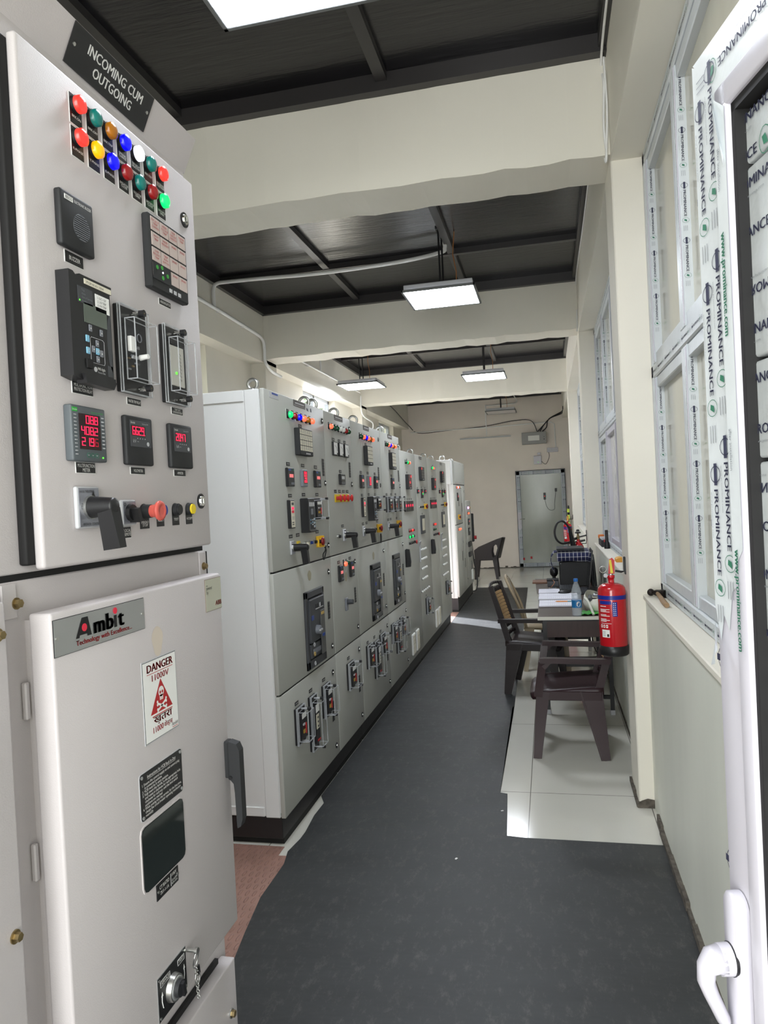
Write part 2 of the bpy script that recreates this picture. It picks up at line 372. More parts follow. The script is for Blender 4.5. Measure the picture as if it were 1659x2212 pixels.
# ------------------------------------------------------------------ windows
pane = mat('hazy_window_pane', (188, 184, 168), 0.10, spec=0.5, var=0.10, vscale=3, stretch=(1, 1, .5))
paneL = mat('window_glass', (235, 240, 240), 0.05, alpha=0.12, spec=0.5)
def win_right(name, y0, y1, mull, plain=()):
    f = MB(); zb, zt, za, zc = 1.075, 3.235, 2.135, 2.2; X0, X1 = .525, .60
    fr = .062
    for z0, z1 in ((zb, zb+fr), (zt-fr, zt), (za, zc)): f.box(X0, X1, y0, y1, z0, z1, film, .006)
    for ya in (y0, y1-fr): f.box(X0, X1, ya, ya+fr, zb, zt, film, .006)
    o = struct(f.build(name))
    t = MB(); e = .0012
    near = name in ('window_1', 'window_2')
    film_text(t, (X0+.018, y1-fr-e, 3.15), (0, 0, -1), (1, 0, 0), 2.05, .0132, www=near)
    for zz in (zb+.025, zt-.04, za+.025): film_text(t, (X0-e, y1-.02, zz), (0, -1, 0), (0, 0, 1), min(2.6, y1-y0-.2), .0132, www=False)
    t.build('printed_film_text', o)
    # sashes: each a glazed frame one step behind
    cuts = [y0+fr]+list(mull)+[y1-fr]
    for za_, zb_, up_ in ((zb+fr, za, 0), (zc, zt-fr, 1)):
        for i in range(len(cuts)-1):
            a, c = cuts[i], cuts[i+1]; s = MB(); xo = X0+.003; w = .052
            mm = upvc if (i, up_) in plain else film
            s.box(xo, xo+.045, a, a+w, za_, zb_, mm, .004); s.box(xo, xo+.045, c-w, c, za_, zb_, mm, .004)
            s.box(xo+.006, xo+.045, a+w, c-w, za_, za_+w, mm, .004); s.box(xo+.006, xo+.045, a+w, c-w, zb_-w, zb_, mm, .004)
            s.box(xo-.004, xo, c-w+.001, c-w+.004, za_+.01, zb_-.01, upvc)
            so = s.build('window_sash', o)
            g = MB(); g.box(xo+.037, xo+.042, a+w, c-w, za_+w, zb_-w, pane); g.build('pane', o)
            if mm is film:
                q = MB(); L = zb_-za_-.06
                film_text(q, (xo+.014, c-w-e, zb_-.03), (0, 0, -1), (1, 0, 0), L, .0132, www=near)
                film_text(q, (xo+.014, a-e, zb_-.03), (0, 0, -1), (1, 0, 0), L, .0132, www=False) if i else None
                film_text(q, (xo-e, c-w*.55, zb_-.08), (0, 0, -1), (0, -1, 0), L, .0132, cols=(greyp, greyp, greyp), www=False)
                q.build('printed_film_text', so)
    return o
win_right('window_1', .05, 3.83, (1.6, 2.98))
win_right('window_2', 4.17, 7.75, (5.05, 5.93, 6.85), plain=((1, 0), (2, 0)))
win_right('window_3', 8.10, 12.10, (9.1, 10.1, 11.1))
win_right('window_4', 12.45, 16.40, (14.4,))
k = 4
for a, c in LW:
    k += 1; f = MB(); X0, X1 = -3.36, -3.30
    for q in (a, c-.05, (a+c)/2-.025): f.box(X0, X1, q, q+.05, 2.35, 3.22, filmg, .004)
    for z in (2.35, 3.17): f.box(X0, X1, a, c, z, z+.05, filmg, .004)
    o = struct(f.build('window_%d' % k)); g = MB(); g.box(-3.334, -3.33, a+.05, c-.05, 2.4, 3.17, paneL); g.build('pane', o)
    t = MB(); film_text(t, (X1+.001, a+.012, 3.1), (0, 0, -1), (0, 1, 0), .7, .02); film_text(t, (X1+.001, c-.038, 3.1), (0, 0, -1), (0, 1, 0), .7, .02); t.build('printed_film_text', o)
# trees seen through the high windows
tr = mat('tree_foliage', (96, 128, 66), 0.9, var=0.5, vscale=6)
for cx, yy, lb in ((-6.6, 11.8, 'green tree crown outside, seen through the nearest high window on the left'), (-6.6, 20.4, 'green tree crown outside the high window behind the tall grey panels'), (-6.4, 28.4, 'green tree crown outside the farthest high window on the left')):
    b = MB(); rnd = random.Random(int(yy))
    for i in range(260):
        a, h, r = rnd.uniform(0, 2*pi), rnd.uniform(-1, 1), rnd.uniform(.5, 1.0); q = math.sqrt(1-h*h)
        c = V((cx+1.2*r*q*cos(a), yy+2.6*r*q*sin(a), 3.7+1.3*r*h)); d = .13
        vs = [c+V((rnd.uniform(-d, d), rnd.uniform(-d, d), rnd.uniform(-d, d))) for _ in range(4)]; b.add(vs, [(0, 1, 2), (0, 2, 3), (1, 3, 2)], tr)
    b.cyl((cx, yy, -.12), (cx, yy, 3.2), .12, .08, mat('tree_bark', (84, 70, 56), .9), 8)
    tag(b.build('garden_tree', org=(cx, yy, -.12)), lb, 'tree', 'trees outside the high windows')
b = MB(); b.box(-16, -3.4, -4, 34, -.3, -.12, mat('outdoor_paving', (168, 160, 146), .9, var=.2)); b.box(-3.4, 3, -6, -.6, -.3, -.12, MATS['outdoor_paving']); struct(b.build('ground'))
# ------------------------------------------------------------------ far glass door leaf on the back wall
def film_frame_door():
    f = MB(); x0, x1, z0, z1, y, w = -.675, .37, .012, 2.12, YF-.055, .085
    f.box(x0-.012, x1+.012, y+.03, y+.05, z0-.01, z1+.014, blk)
    for a, c in ((x0, x0+w), (x1-w, x1)): f.box(a, c, y, y+.045, z0, z1, filmg, .006)
    for a, c in ((z0, z0+w), (z1-w, z1)): f.box(x0, x1, y, y+.045, a, c, filmg, .006)
    o = struct(f.build('door_1'))
    t = MB()
    for xx in (x0+.03, x0+.066, x1-.055, x1-.02): film_text(t, (xx, y-.001, z1-.12), (0, 0, -1), (1, 0, 0), 1.9, .017)
    for zz in (z0+.016, z0+.052, z1-.07, z1-.034): film_text(t, (x0+.1, y-.001, zz), (1, 0, 0), (0, 0, 1), .85, .017)
    t.build('printed_film_text', o)
    g = MB(); g.box(x0+w, x1-w, y+.02, y+.026, z0+w, z1-w, mat('door_glass', (204, 208, 198), .12, alpha=.45, var=.05, vscale=5, stretch=(1, 1, .3))); g.build('glass', o)
    h = MB(); h.prism([(0, .06), (.03, .02), (.075, .055), (.075, .41), (0, .41)], (x0+.005, y-.004, .81), (1, 0, 0), (0, 0, 1), (0, -1, 0), .008, upvc)
    h.box(x0+.028, x0+.058, y-.022, y-.008, .95, 1.17, upvc, .006); h.tube([(x0+.045, y-.02, 1.07), (x0+.045, y-.06, 1.07), (x0+.15, y-.065, 1.07)], .009, chrome)
    h.build('door_handle', o)
    r = MB(); r.box(-.60, -.56, y-.002, y+.018, .165, .215, redp); r.box(-.44, -.40, y-.002, y+.018, .19, .24, redp); r.build('red_sticker', o, label='small red stickers low on the glass')
    return o
film_frame_door()
# ------------------------------------------------------------------ white door leaf standing open in the foreground
def near_door():
    O = V((.188, .926, 0)); a = .2176; d = V((sin(a), -cos(a), 0)); nn = V((-cos(a), -sin(a), 0)); zt = 2.09; Wd = .82; w = .092
    def P(s, z, p=0): q = O+d*s+nn*p; return (q.x, q.y, z)
    def slab(b, s0, s1, z0, z1, p0, p1, m, bev=0):
        q = bmesh.new(); vs = [q.verts.new(P(s, z, p)) for s in (s0, s1) for p in (p0, p1) for z in (z0, z1)]
        for f in [(0, 1, 3, 2), (4, 6, 7, 5), (0, 4, 5, 1), (2, 3, 7, 6), (0, 2, 6, 4), (1, 5, 7, 3)]: q.faces.new([vs[i] for i in f])
        bmesh.ops.recalc_face_normals(q, faces=q.faces[:])
        if bev: bmesh.ops.bevel(q, geom=q.edges[:], offset=bev, segments=2, affect='EDGES', profile=.5)
        b.absorb(q, m, bool(bev))
    f = MB()
    slab(f, 0, w*.72, .02, zt, -.06, 0, upvc, .004); slab(f, Wd-w, Wd, .02, zt, -.06, 0, upvc, .004)
    slab(f, 0, Wd, zt-w*.72, zt, -.06, 0, upvc, .004); slab(f, 0, Wd, .02, .02+w, -.06, 0, upvc, .004)
    slab(f, w*.70, w, w, zt-w*.7, -.05, .008, upvc, .003); slab(f, w*.7, Wd-w, zt-w, zt-w*.7, -.05, .008, upvc, .003)
    o = struct(f.build('door_2'))
    g = MB(); slab(g, w, w+.008, .1, zt-w, -.04, .003, rub); slab(g, w, Wd-w, zt-w-.010, zt-w, -.04, .003, rub); g.build('gasket', o, label='black rubber gasket')
    # film over the stile and top rail, torn off below the lock
    t = MB(); zb = 1.43
    rag = [(0, zb+.03), (.012, zb-.012), (.022, zb+.02), (.034, zb+.004), (.045, zb+.05), (w*.7, zb+.062)]
    vs = [P(s, z, .0012) for s, z in rag]+[P(w*.7, zt-.04, .0012), P(0, zt-.001, .0012)]
    t.add(vs, [tuple(range(len(vs)))], film)
    t.add([P(w*.72, zb+.075, .0092), P(w*.97, zb+.1, .0092), P(w*.97, zt-w, .0092), P(w*.72, zt-w*.8, .0092)], [(0, 1, 2, 3)], film)
    t.add([P(.003, zt-.001, .0015), P(w*.68, zt-w*.68, .0015), P(Wd, zt-w*.68, .0015), P(Wd, zt-.001, .0015)], [(0, 1, 2, 3)], film)
    fl = [(0.0, 0), (.018, -.03), (.006, -.05), (.026, -.045), (.03, -.02)]
    t.add([P(.004+s*.8, zb+.01+z, .004+.012*abs(sin(9*i))) for i, (s, z) in enumerate(fl)], [(0, 1, 2, 3, 4)], film)
    t.add([P(w*.55, zt-w*.62, .004), P(w*.95, zt-w*1.1, .02), P(w*.97, zt-w*1.7, .012), P(w*.75, zt-w*1.2, .003)], [(0, 1, 2, 3)], film)
    fo = t.build('protective_film', o, label='printed protective film, torn off at its lower end')
    q = MB(); dv = d; e = .003
    film_text(q, P(.014, zt-.05, e), (0, 0, -1), tuple(d), .60, .0134)
    film_text(q, P(.041, zt-.02, e), (0, 0, -1), tuple(d), .63, .0134)
    film_text(q, P(Wd, zt-.03, e), tuple(-d), (0, 0, -1), Wd-.03, .0134)
    film_text(q, P(Wd, zt-.054, e), tuple(-d), (0, 0, -1), Wd-.06, .0134)
    for i in range(5): q.text('www.prominance.com', P(w*.80, zt-.22-.34*i, .0105) if i < 2 else P(w*.8, zt-.22-.30*i, .0105), (0, 0, -1), tuple(d), .010, greenp, 0, w=.11) if i < 2 else None
    for i in range(2): q.text('after installation', P(w*.78, zt-.13-.3*i, .0105), (0, 0, -1), tuple(d), .006, greyp, 0, w=.045)
    q.build('printed_film_text', fo)
    # lower panel in film-wrapped boards
    z = .1; i = 0
    while z < zt-w-.02:
        h = min(.20 if i % 2 else .105, zt-w-.012-z); b = MB(); slab(b, w+.003, Wd-w, z+.001, z+h-.003, -.035, -.008, film, .003)
        bo = b.build('panel_board', o); q = MB()
        rows = 4 if h > .15 else 2
        for r_ in range(rows):
            rv = (i+r_) % 3 == 0; st = w-.034-.019*((i*2+r_*3) % 5)
            film_text(q, P(st, z+h*(r_+.5)/rows, -.0066), tuple(d), (0, 0, -1 if rv else 1), Wd-w-st-.01, .0145)
        q.build('printed_film_text', bo); z += h; i += 1
    # handle
    h = MB(); zc = 1.040
    pl = [(.018*cos(t_)+.034, .017*sin(t_)+(zc+.078 if sin(t_) >= 0 else zc-.14)) for t_ in [2*pi*j/24 for j in range(24)]]
    n_ = len(pl); vs = [P(s, z, .001) for s, z in pl]+[P(s, z, .013) for s, z in pl]+[P(.034+(s-.034)*.8, zc-.02+(z-zc+.02)*.985, .016) for s, z in pl]
    h.add(vs, [tuple(range(2*n_, 3*n_))]+[(r*n_+j, r*n_+(j+1) % n_, (r+1)*n_+(j+1) % n_, (r+1)*n_+j) for r in (0, 1) for j in range(n_)], upvc, True)
    zz = zc+.018
    h.cyl(P(.034, zz, .014), P(.034, zz, .0175), .0182, .0182, blk, 24); h.cyl(P(.034, zz, .017), P(.034, zz, .030), .0175, .017, upvc, 24)
    path = [P(.034, zz, .026), P(.034, zz-.001, .038), P(.0338, zz-.009, .0445), P(.0335, zz-.024, .0455), P(.033, zz-.040, .040), P(.0325, zz-.056, .033), P(.032, zz-.070, .027), P(.032, zz-.077, .024)]
    sk = [(.0175, .017), (.017, .014), (.014, .010), (.0125, .0095), (.0118, .0085), (.0115, .0080), (.011, .0078), (.007, .005)]
    for i in range(len(path)-1):
        pass
    vs = []; seg = 14
    for i, (p_, (ra, rb)) in enumerate(zip(path, sk)):
        a_ = V(path[max(i-1, 0)]); b_ = V(path[min(i+1, len(path)-1)]); t_ = (b_-a_).normalized(); x_ = d; y_ = t_.cross(x_).normalized()
        vs += [V(p_)+x_*cos(2*pi*j/seg)*ra+y_*sin(2*pi*j/seg)*rb for j in range(seg)]
    h.add(vs, [(i*seg+j, i*seg+(j+1) % seg, (i+1)*seg+(j+1) % seg, (i+1)*seg+j) for i in range(len(path)-1) for j in range(seg)]+[tuple(range(seg)), tuple(range(len(vs)-seg, len(vs)))], upvc, True)
    ho = h.build('door_handle', o)
    kk = MB(); kk.cyl(P(.034, zc-.115, .014), P(.034, zc-.115, .02), .010, .010, chrome, 16); kk.box(*[v for pr in zip(P(.033, 0, .02)[:2], P(.035, 0, .028)[:2]) for v in pr], zc-.14, zc-.108, chrome); kk.build('key_cylinder', ho)
near_door()
# ------------------------------------------------------------------ panel lights
diff = mat('light_diffuser', (255, 255, 255), 0.5, emit=(240, 246, 255), es=26.0)
lfr = mat('light_frame', (112, 114, 114), 0.4, 0.3)
diffoff = mat('unlit_diffuser', (214, 206, 206), 0.5)
def panel_light(x, y, label, z=3.30, hang=ZC, on=True):
    t = thing('ceiling_panel_light', label, 'ceiling light', (x, y, z), 'hanging square panel lights')
    h = .30
    f = MB()
    for a, c in ((-h, -h+.018), (h-.018, h)): f.box(x+a, x+c, y-h, y+h, z-.012, z+.008, lfr, .002); f.box(x-h, x+h, y+a, y+c, z-.012, z+.008, lfr, .002)
    f.box(x-h+.02, x+h-.02, y-h+.02, y+h-.02, z+.004, z+.05, lgrey, .004); f.build('housing', t)
    q = MB(); q.box(x-h+.018, x+h-.018, y-h+.018, y+h-.018, z-.008, z+.002, diff if on else diffoff); q.build('diffuser', t)
    r = MB()
    for dy in (-.1, .1): r.cyl((x, y+dy, z+.05), (x, y+dy, hang), .008, .008, blk, 8)
    r.box(x-.02, x+.02, y-.13, y+.13, hang-.012, hang, blk); r.build('hanger_rod', t)
    c = MB(); c.tube([(x+.12, y, z+.05), (x+.125, y, z+.2), (x+.1, y+.02, z+.35), (x+.12, y+.02, hang)], .004, mat('twisted_flex', (170, 110, 60), .6)); c.build('power_lead', t)
panel_light(-.74, 2.14, 'bright square panel light cut off by the top edge of the photo, nearest one')
panel_light(-.79, 6.15, 'square panel light hanging in the second ceiling bay, in front of the second beam')
panel_light(-2.56, 10.3, 'square panel light hanging near the left wall above the tall grey panels')
panel_light(-.80, 10.42, 'square panel light hanging in the third ceiling bay near the middle of the aisle')
panel_light(-.85, 14.95, 'unlit square panel light hanging farthest away in front of the back wall', on=False)
# ------------------------------------------------------------------ conduits and wall fittings
pvc = mat('white_conduit', (240, 240, 238), 0.35)
def conduit(name, pts, r, label, m=pvc, clips=(), grp=None):
    b = MB(); b.tube(pts, r, m, 8); o = b.build(name, org=pts[0]); tag(o, label, 'conduit' if m is pvc else 'cable', grp)
    for c in clips:
        q = MB(); q.box(*[v for pr in ((c[0]-.02, c[0]+.01), (c[1]-.012, c[1]+.012), (c[2]-.02, c[2]+.02)) for v in pr], pvc); q.build('conduit_clip', o)
def bez(pts, n=6):
    P_ = [V(p) for p in pts]; out = []
    for i in range(len(P_)-1):
        a, b_, c, d_ = P_[max(i-1, 0)], P_[i], P_[i+1], P_[min(i+2, len(P_)-1)]
        for k_ in range(n):
            t = k_/n; out.append(.5*((2*b_)+(c-a)*t+(2*a-5*b_+4*c-d_)*t*t+(3*b_-a-3*c+d_)*t**3))
    return out+[P_[-1]]
X = -3.0
conduit('conduit', bez([(-.78, 6.33, ZC-.01), (-.775, 6.34, 3.77), (-.83, 6.37, 3.745), (-1.22, 6.45, 3.735), (-1.92, 6.49, 3.735), (-2.5, 6.45, 3.74), (-2.85, 6.44, 3.745), (-2.96, 6.44, 3.74), (X, 6.44, 3.69), (X, 6.44, 3.52)]), .018, 'white conduit sagging across the black ceiling of the second bay', clips=[])
conduit('conduit', bez([(X, 4.3, 3.54), (X, 6.2, 3.52), (X, 7.35, 3.49), (X, 7.62, 3.46), (X, 7.67, 3.36), (X, 7.68, 3.22), (X, 7.85, 3.15), (X, 8.15, 3.13)]), .018, 'white conduit along the left spandrel, dropping beside the second beam', clips=[(X, 5.2, 3.53), (X, 6.53, 3.515), (X, 7.1, 3.495)])
conduit('conduit', [(X, 8.15, 3.45), (X, 10.0, 3.45), (X, 11.9, 3.45)], .012, 'white conduit along the left spandrel of the third bay', clips=[(X, 9.2, 3.45), (X, 10.7, 3.45)])
conduit('conduit', [(X, 9.75, 3.45), (X, 9.75, ZC)], .011, 'short white conduit rising to the ceiling above the left row of panels')
conduit('conduit', bez([(X, 11.95, 3.4), (X, 12.0, 3.1), (-2.95, 12.5, 3.0), (-2.98, 12.6, 2.9)]), .012, 'white conduit bending under the third beam at the left column')
yb = YF-.014
conduit('conduit', [(-2.99, yb, 3.14), (-1.27, yb, 3.14), (.12, yb, 3.16), (.2, yb, 3.12), (.21, yb, 2.6)], .012, 'white conduit running across the back wall to the switch board', clips=[])
conduit('conduit', bez([(-.72, 15.0, ZC-.02), (-.6, 15.6, 3.68), (-.62, 16.3, 3.62), (-1.2, yb, 3.62), (-1.27, yb, 3.58), (-1.27, yb, 2.96)]), .012, 'white conduit dropping from the ceiling to the tube light on the back wall')
conduit('cable', bez([(X, 12.5, 3.62), (X, 14.5, 3.5), (X, 16.2, 3.3), (-2.8, yb, 3.12), (-2.2, yb, 3.13), (-1.3, yb, 3.17), (-.7, yb-.02, 3.24), (-.3, yb-.03, 3.22), (-.17, yb-.02, 2.97)]), .008, 'thin black cable sagging along the left and back walls to the grey box', blk)
for i, (dx, dz) in enumerate(((0, 0), (.03, .04), (-.03, -.03))):
    conduit('cable', bez([(-.16+.05*i, yb-.02, 2.97), (-.05+.04*i, yb-.03, 3.08+dz), (.12+dx, yb-.03, 3.24+dz*.5), (.36, 16.1, 3.30+.02*i), (.37, 15.2, 3.30+.02*i)]), .011, 'black cable bundle rising from the grey box on the back wall to the right corner', blk, grp='black cables above the grey wall box')
conduit('cable', bez([(.365, 3.81, 3.74), (.37, 3.80, 3.5), (.362, 3.81, 3.33), (.355, 3.85, 3.25), (.37, 4.3, 3.72), (.372, 6.0, 3.735), (.372, 7.7, 3.735), (.37, 7.73, 3.4), (.365, 7.75, 3.24)], 8), .006, 'thin white twin cable clipped along the top right corner of the first and second bays', pvc)
conduit('cable', bez([(.355, .3, 3.74), (.35, 2.2, 3.745), (.352, 3.7, 3.745), (.36, 3.80, 3.6), (.352, 3.81, 3.4), (.36, 3.82, 3.28)], 8), .006, 'thin white twin cable hanging down the first beam beside the right column', pvc)
b = MB(); b.box(-.505, .02, yb-.14, yb+.014, 2.70, 2.955, mat('wall_box_grey', (150, 150, 148), .45), .006); b.box(-.37, -.13, yb-.143, yb-.139, 2.77, 2.88, wht); b.cyl((-.03, yb-.145, 2.84), (-.03, yb-.139, 2.84), .008, .008, blk); b.cyl((-.03, yb-.145, 2.79), (-.03, yb-.139, 2.79), .011, .011, blk)
tag(b.build('distribution_box', org=(-.24, yb, 2.8)), 'grey distribution box with a white label high on the back wall above the glass door', 'electrical box')
b = MB(); b.box(-.275, -.105, yb-.03, yb+.014, 2.255, 2.445, upvc, .01); b.box(-.19, -.12, yb-.028, yb+.014, 2.46, 2.51, upvc, .005); b.cyl((-.18, yb-.032, 2.30), (-.18, yb-.028, 2.30), .006, .006, ledg)
b.tube(bez([(-.11, yb-.01, 2.32), (-.02, yb-.02, 2.25), (.06, yb-.01, 2.4), (.05, yb-.01, 2.52)]), .005, blk); tag(b.build('wifi_router', org=(-.19, yb, 2.3)), 'small white router box with a green light on the back wall above the glass door', 'router')
b = MB(); b.box(.02, .255, yb-.02, yb+.014, 2.505, 2.60, upvc, .005)
for i in range(4): b.box(.04+.05*i, .075+.05*i, yb-.026, yb-.018, 2.53, 2.575, lgrey, .002)
tag(b.build('switch_board', org=(.14, yb, 2.5)), 'white switch and socket board on the back wall right of the router', 'switch board')
b = MB(); b.box(-1.87, -.745, yb-.03, yb+.014, 2.905, 2.93, alu); b.cyl((-1.86, yb-.04, 2.912), (-.755, yb-.04, 2.912), .012, .012, lgrey, 10); tag(b.build('tube_light', org=(-1.3, yb, 2.91)), 'long unlit tube light fixed across the back wall', 'tube light')
b = MB(); b.box(-.10, -.05, YF-.075, YF-.055, 1.475, 1.625, blk, .005); b.cyl((-.075, YF-.077, 1.55), (-.075, YF-.073, 1.55), .008, .008, LED['red'])
b.tube(bez([(-.075, YF-.06, 1.475), (-.04, YF-.06, 1.32), (.03, YF-.06, 1.24), (.12, YF-.06, 1.26), (.13, YF-.06, 1.4), (.165, YF-.06, 1.64)]), .004, blk)
b.box(.145, .19, YF-.08, YF-.055, 1.64, 1.71, blk, .005); tag(b.build('wall_phone', org=(-.07, YF-.06, 1.5)), 'small black handset with a red light and looping cord on the glass door', 'handset')
# ------------------------------------------------------------------ floor coverings
matm = mat('rubber_mat', (46, 48, 49), 0.5, bump=0.9, bscale=2.6, var=0.16, vscale=3.0, stretch=(.7, 1.6, 1))
n = matm.node_tree.nodes; l = matm.node_tree.links     # dusty scuffs
t = n.new('ShaderNodeTexCoord'); mp = n.new('ShaderNodeMapping'); mp.inputs['Scale'].default_value = (8, 3.5, 1); mp.inputs['Rotation'].default_value = (0, 0, .4)
no = n.new('ShaderNodeTexNoise'); no.inputs['Scale'].default_value = 3; no.inputs['Detail'].default_value = 12; no.inputs['Roughness'].default_value = .82
rr = n.new('ShaderNodeValToRGB'); rr.color_ramp.elements[0].position = .52; rr.color_ramp.elements[1].position = .85
mx = n.new('ShaderNodeMix'); mx.data_type = 'RGBA'; p = n['Principled BSDF']; src = p.inputs['Base Color'].links[0].from_socket
l.new(t.outputs['Object'], mp.inputs[0]); l.new(mp.outputs[0], no.inputs[0]); l.new(no.outputs[0], rr.inputs[0]); l.new(rr.outputs[0], mx.inputs[0]); l.new(src, mx.inputs[6]); mx.inputs[7].default_value = (.13, .125, .115, 1); l.new(mx.outputs[2], p.inputs['Base Color'])
def rubber(poly, z, label, wavy=()):
    b = bmesh.new(); vs = [b.verts.new((x, y, z)) for x, y in poly]; f = b.faces.new(vs)
    bmesh.ops.triangulate(b, faces=[f]); 
    g = bmesh.ops.extrude_face_region(b, geom=b.faces[:]); bmesh.ops.translate(b, verts=[v for v in g['geom'] if isinstance(v, bmesh.types.BMVert)], vec=(0, 0, .004))
    m = MB(); m.absorb(b, matm); tag(m.build('rubber_mat', org=(poly[0][0], poly[0][1], z)), label, 'floor mat', 'black rubber aisle mats')
rubber([(-1.0, -.3), (.43, -.3), (.432, 2.47), (.442, 3.42), (-.177, 3.424), (-.262, 3.436), (-.286, 3.925), (-.325, 3.94), (-.337, 5.56), (-.322, 5.565), (-.352, 8.30), (-1.291, 8.30), (-1.291, 3.80), (-1.247, 3.71), (-1.251, 3.554), (-1.235, 3.366), (-1.236, 3.293), (-1.252, 3.164), (-1.228, 3.05), (-1.226, 2.77), (-1.19, 2.53), (-1.15, 2.3), (-1.12, 2.05), (-1.08, 1.6)], .001, 'long black rubber mat filling the foreground and aisle, its corner cut away above cream tiles')
rubber([(-1.291, 8.301), (-.352, 8.301), (-.415, 12.75), (-1.291, 12.92)], .001, 'farthest black rubber mat strip, with a band of daylight across it')
ck = mat('red_oxide_checker_plate', (160, 124, 112), 0.45, 0.2, bump=0, var=0.12, vscale=8)
n = ck.node_tree.nodes; l = ck.node_tree.links; t = n.new('ShaderNodeTexCoord'); hs = []
for ang in (rad(45), rad(-45)):
    mp = n.new('ShaderNodeMapping'); mp.inputs['Rotation'].default_value = (0, 0, ang); mp.inputs['Scale'].default_value = (45, 14, 1)
    vo = n.new('ShaderNodeTexVoronoi'); vo.inputs['Randomness'].default_value = 0.0; vo.inputs['Scale'].default_value = 1
    l.new(t.outputs['Object'], mp.inputs[0]); l.new(mp.outputs[0], vo.inputs['Vector']); hs.append(vo)
mn = n.new('ShaderNodeMath'); mn.operation = 'MINIMUM'; l.new(hs[0].outputs['Distance'], mn.inputs[0]); l.new(hs[1].outputs['Distance'], mn.inputs[1])
r_ = n.new('ShaderNodeMapRange'); r_.inputs[1].default_value = .22; r_.inputs[2].default_value = .32; r_.inputs[3].default_value = 1; r_.inputs[4].default_value = 0; l.new(mn.outputs[0], r_.inputs[0])
bp = n.new('ShaderNodeBump'); bp.inputs['Strength'].default_value = .8; bp.inputs['Distance'].default_value = .004; l.new(r_.outputs[0], bp.inputs['Height']); l.new(bp.outputs[0], n['Principled BSDF'].inputs['Normal'])
b = MB(); b.prism([(-2.5, 1.72), (-1.02, 1.72), (-1.02, 3.13), (-1.285, 3.13), (-1.285, 3.215), (-2.5, 3.215)], (0, 0, .0002), (1, 0, 0), (0, 1, 0), (0, 0, 1), .0006, ck); tag(b.build('checker_plate', org=(-1.8, 2.4, 0)), 'red oxide checker plate on the floor between the near switchgear and the tall panels', 'floor plate')
b = MB(); b.box(-3.1, -1.294, 9.36, 10.18, .0002, .006, ck); tag(b.build('checker_plate', org=(-2, 10, 0)), 'sunlit red oxide checker plate in the gap between the two rows of grey panels', 'floor plate')
# ================================================================== instruments mounted on a panel face (plane X = const, facing +X)
def plate(b, X, y0, y1, z0, z1, lines=2, m=None, lm=None, t=.0015, border=False):
    if border: b.box(X, X+t, y0-.0012, y1+.0012, z0-.0012, z1+.0012, wht)
    b.box(X, X+t+.0004, y0, y1, z0, z1, m or blk)
    for i in range(lines):
        zc = z1-(i+.8)*(z1-z0)/(lines+.6); b.box(X, X+t+.0008, y0+(y1-y0)*.14, y1-(y1-y0)*.14, zc-(z1-z0)*.045, zc+(z1-z0)*.045, lm or wht)
def tplate(b, X, yc, zc, w, h, lines, size=.008):
    b.box(X, X+.001, yc-w/2-.0015, yc+w/2+.0015, zc-h/2-.001, zc+h/2+.001, wht); b.box(X, X+.0016, yc-w/2, yc+w/2, zc-h/2, zc+h/2, blk)
    for i, s_ in enumerate(lines):
        zz = zc+(len(lines)/2-i-.5)*size*1.25-size*.5
        b.text(s_, (X+.0022, yc, zz), YX, ZX, size, wht, 1, w=min(w*.9, size*.85*len(s_)*.8))
def lamp(root, X, y, z, col, r=.0145, text=None, above=False, p=.013, deep=.012):
    b = MB(); s_ = -1 if above else 1
    ph = r*3.2; z0, z1 = (z-r*1.25, z+ph*.62) if above else (z-ph*.80, z+r*1.2)
    b.box(X, X+.001, y-r*1.18-.0012, y+r*1.18+.0012, z0-.0012, z1+.0012, wht); b.box(X, X+.0016, y-r*1.18, y+r*1.18, z0, z1, blk)
    if text:
        for i, t in enumerate(text): b.text(t, (X+.0022, y, z-r*1.55-.0052*(i+.6)), YX, ZX, .0046, wht, 1, w=min(.029, .0042*len(t)))
    b.cyl((X, y, z), (X+deep*.75, y, z), r*1.12, r*1.06, blk2, 20)
    if text: b.cyl((X, y, z), (X+deep*.4, y, z), r*1.16, r*1.16, blk, 20)
    o = b.build('indicator_lamp', root)
    q = MB(); L = LED[col]; q.lathe((X+deep*.3, y, z), [(r*1.08, 0), (r*1.08, deep*.78), (r*.88, deep*.9), (r*.72, deep*1.0), (r*.4, deep*1.1), (0, deep*1.13)], L, 20, 'x'); q.build('lens', o)
def lock(root, X, y, z, r=.019):
    b = MB(); b.cyl((X, y, z), (X+.003, y, z), r, r, blk, 20); b.cyl((X+.003, y, z), (X+.006, y, z), r*(.72 if X > -1 else .35), r*(.66 if X > -1 else .3), chrome, 20)
    b.cyl((X+.006, y, z), (X+.0065, y, z), r*.36, r*.36, blk, 12); b.box(X+.006, X+.010, y-r*.12, y+r*.12, z-r*.3, z+r*.3, steel); b.build('cam_lock', root)
def vent(root, X, y, z, h=.10, w=.036):
    b = MB(); b.box(X, X+.002, y-w/2, y+w/2, z-h/2, z+h/2, blk, .0006)
    for i in range(6): b.box(X+.002, X+.004, y-w/2+.004, y+w/2-.004, z-h/2+.008+i*(h-.016)/5-.002, z-h/2+.008+i*(h-.016)/5+.001, blk2)
    b.build('door_grip', root)
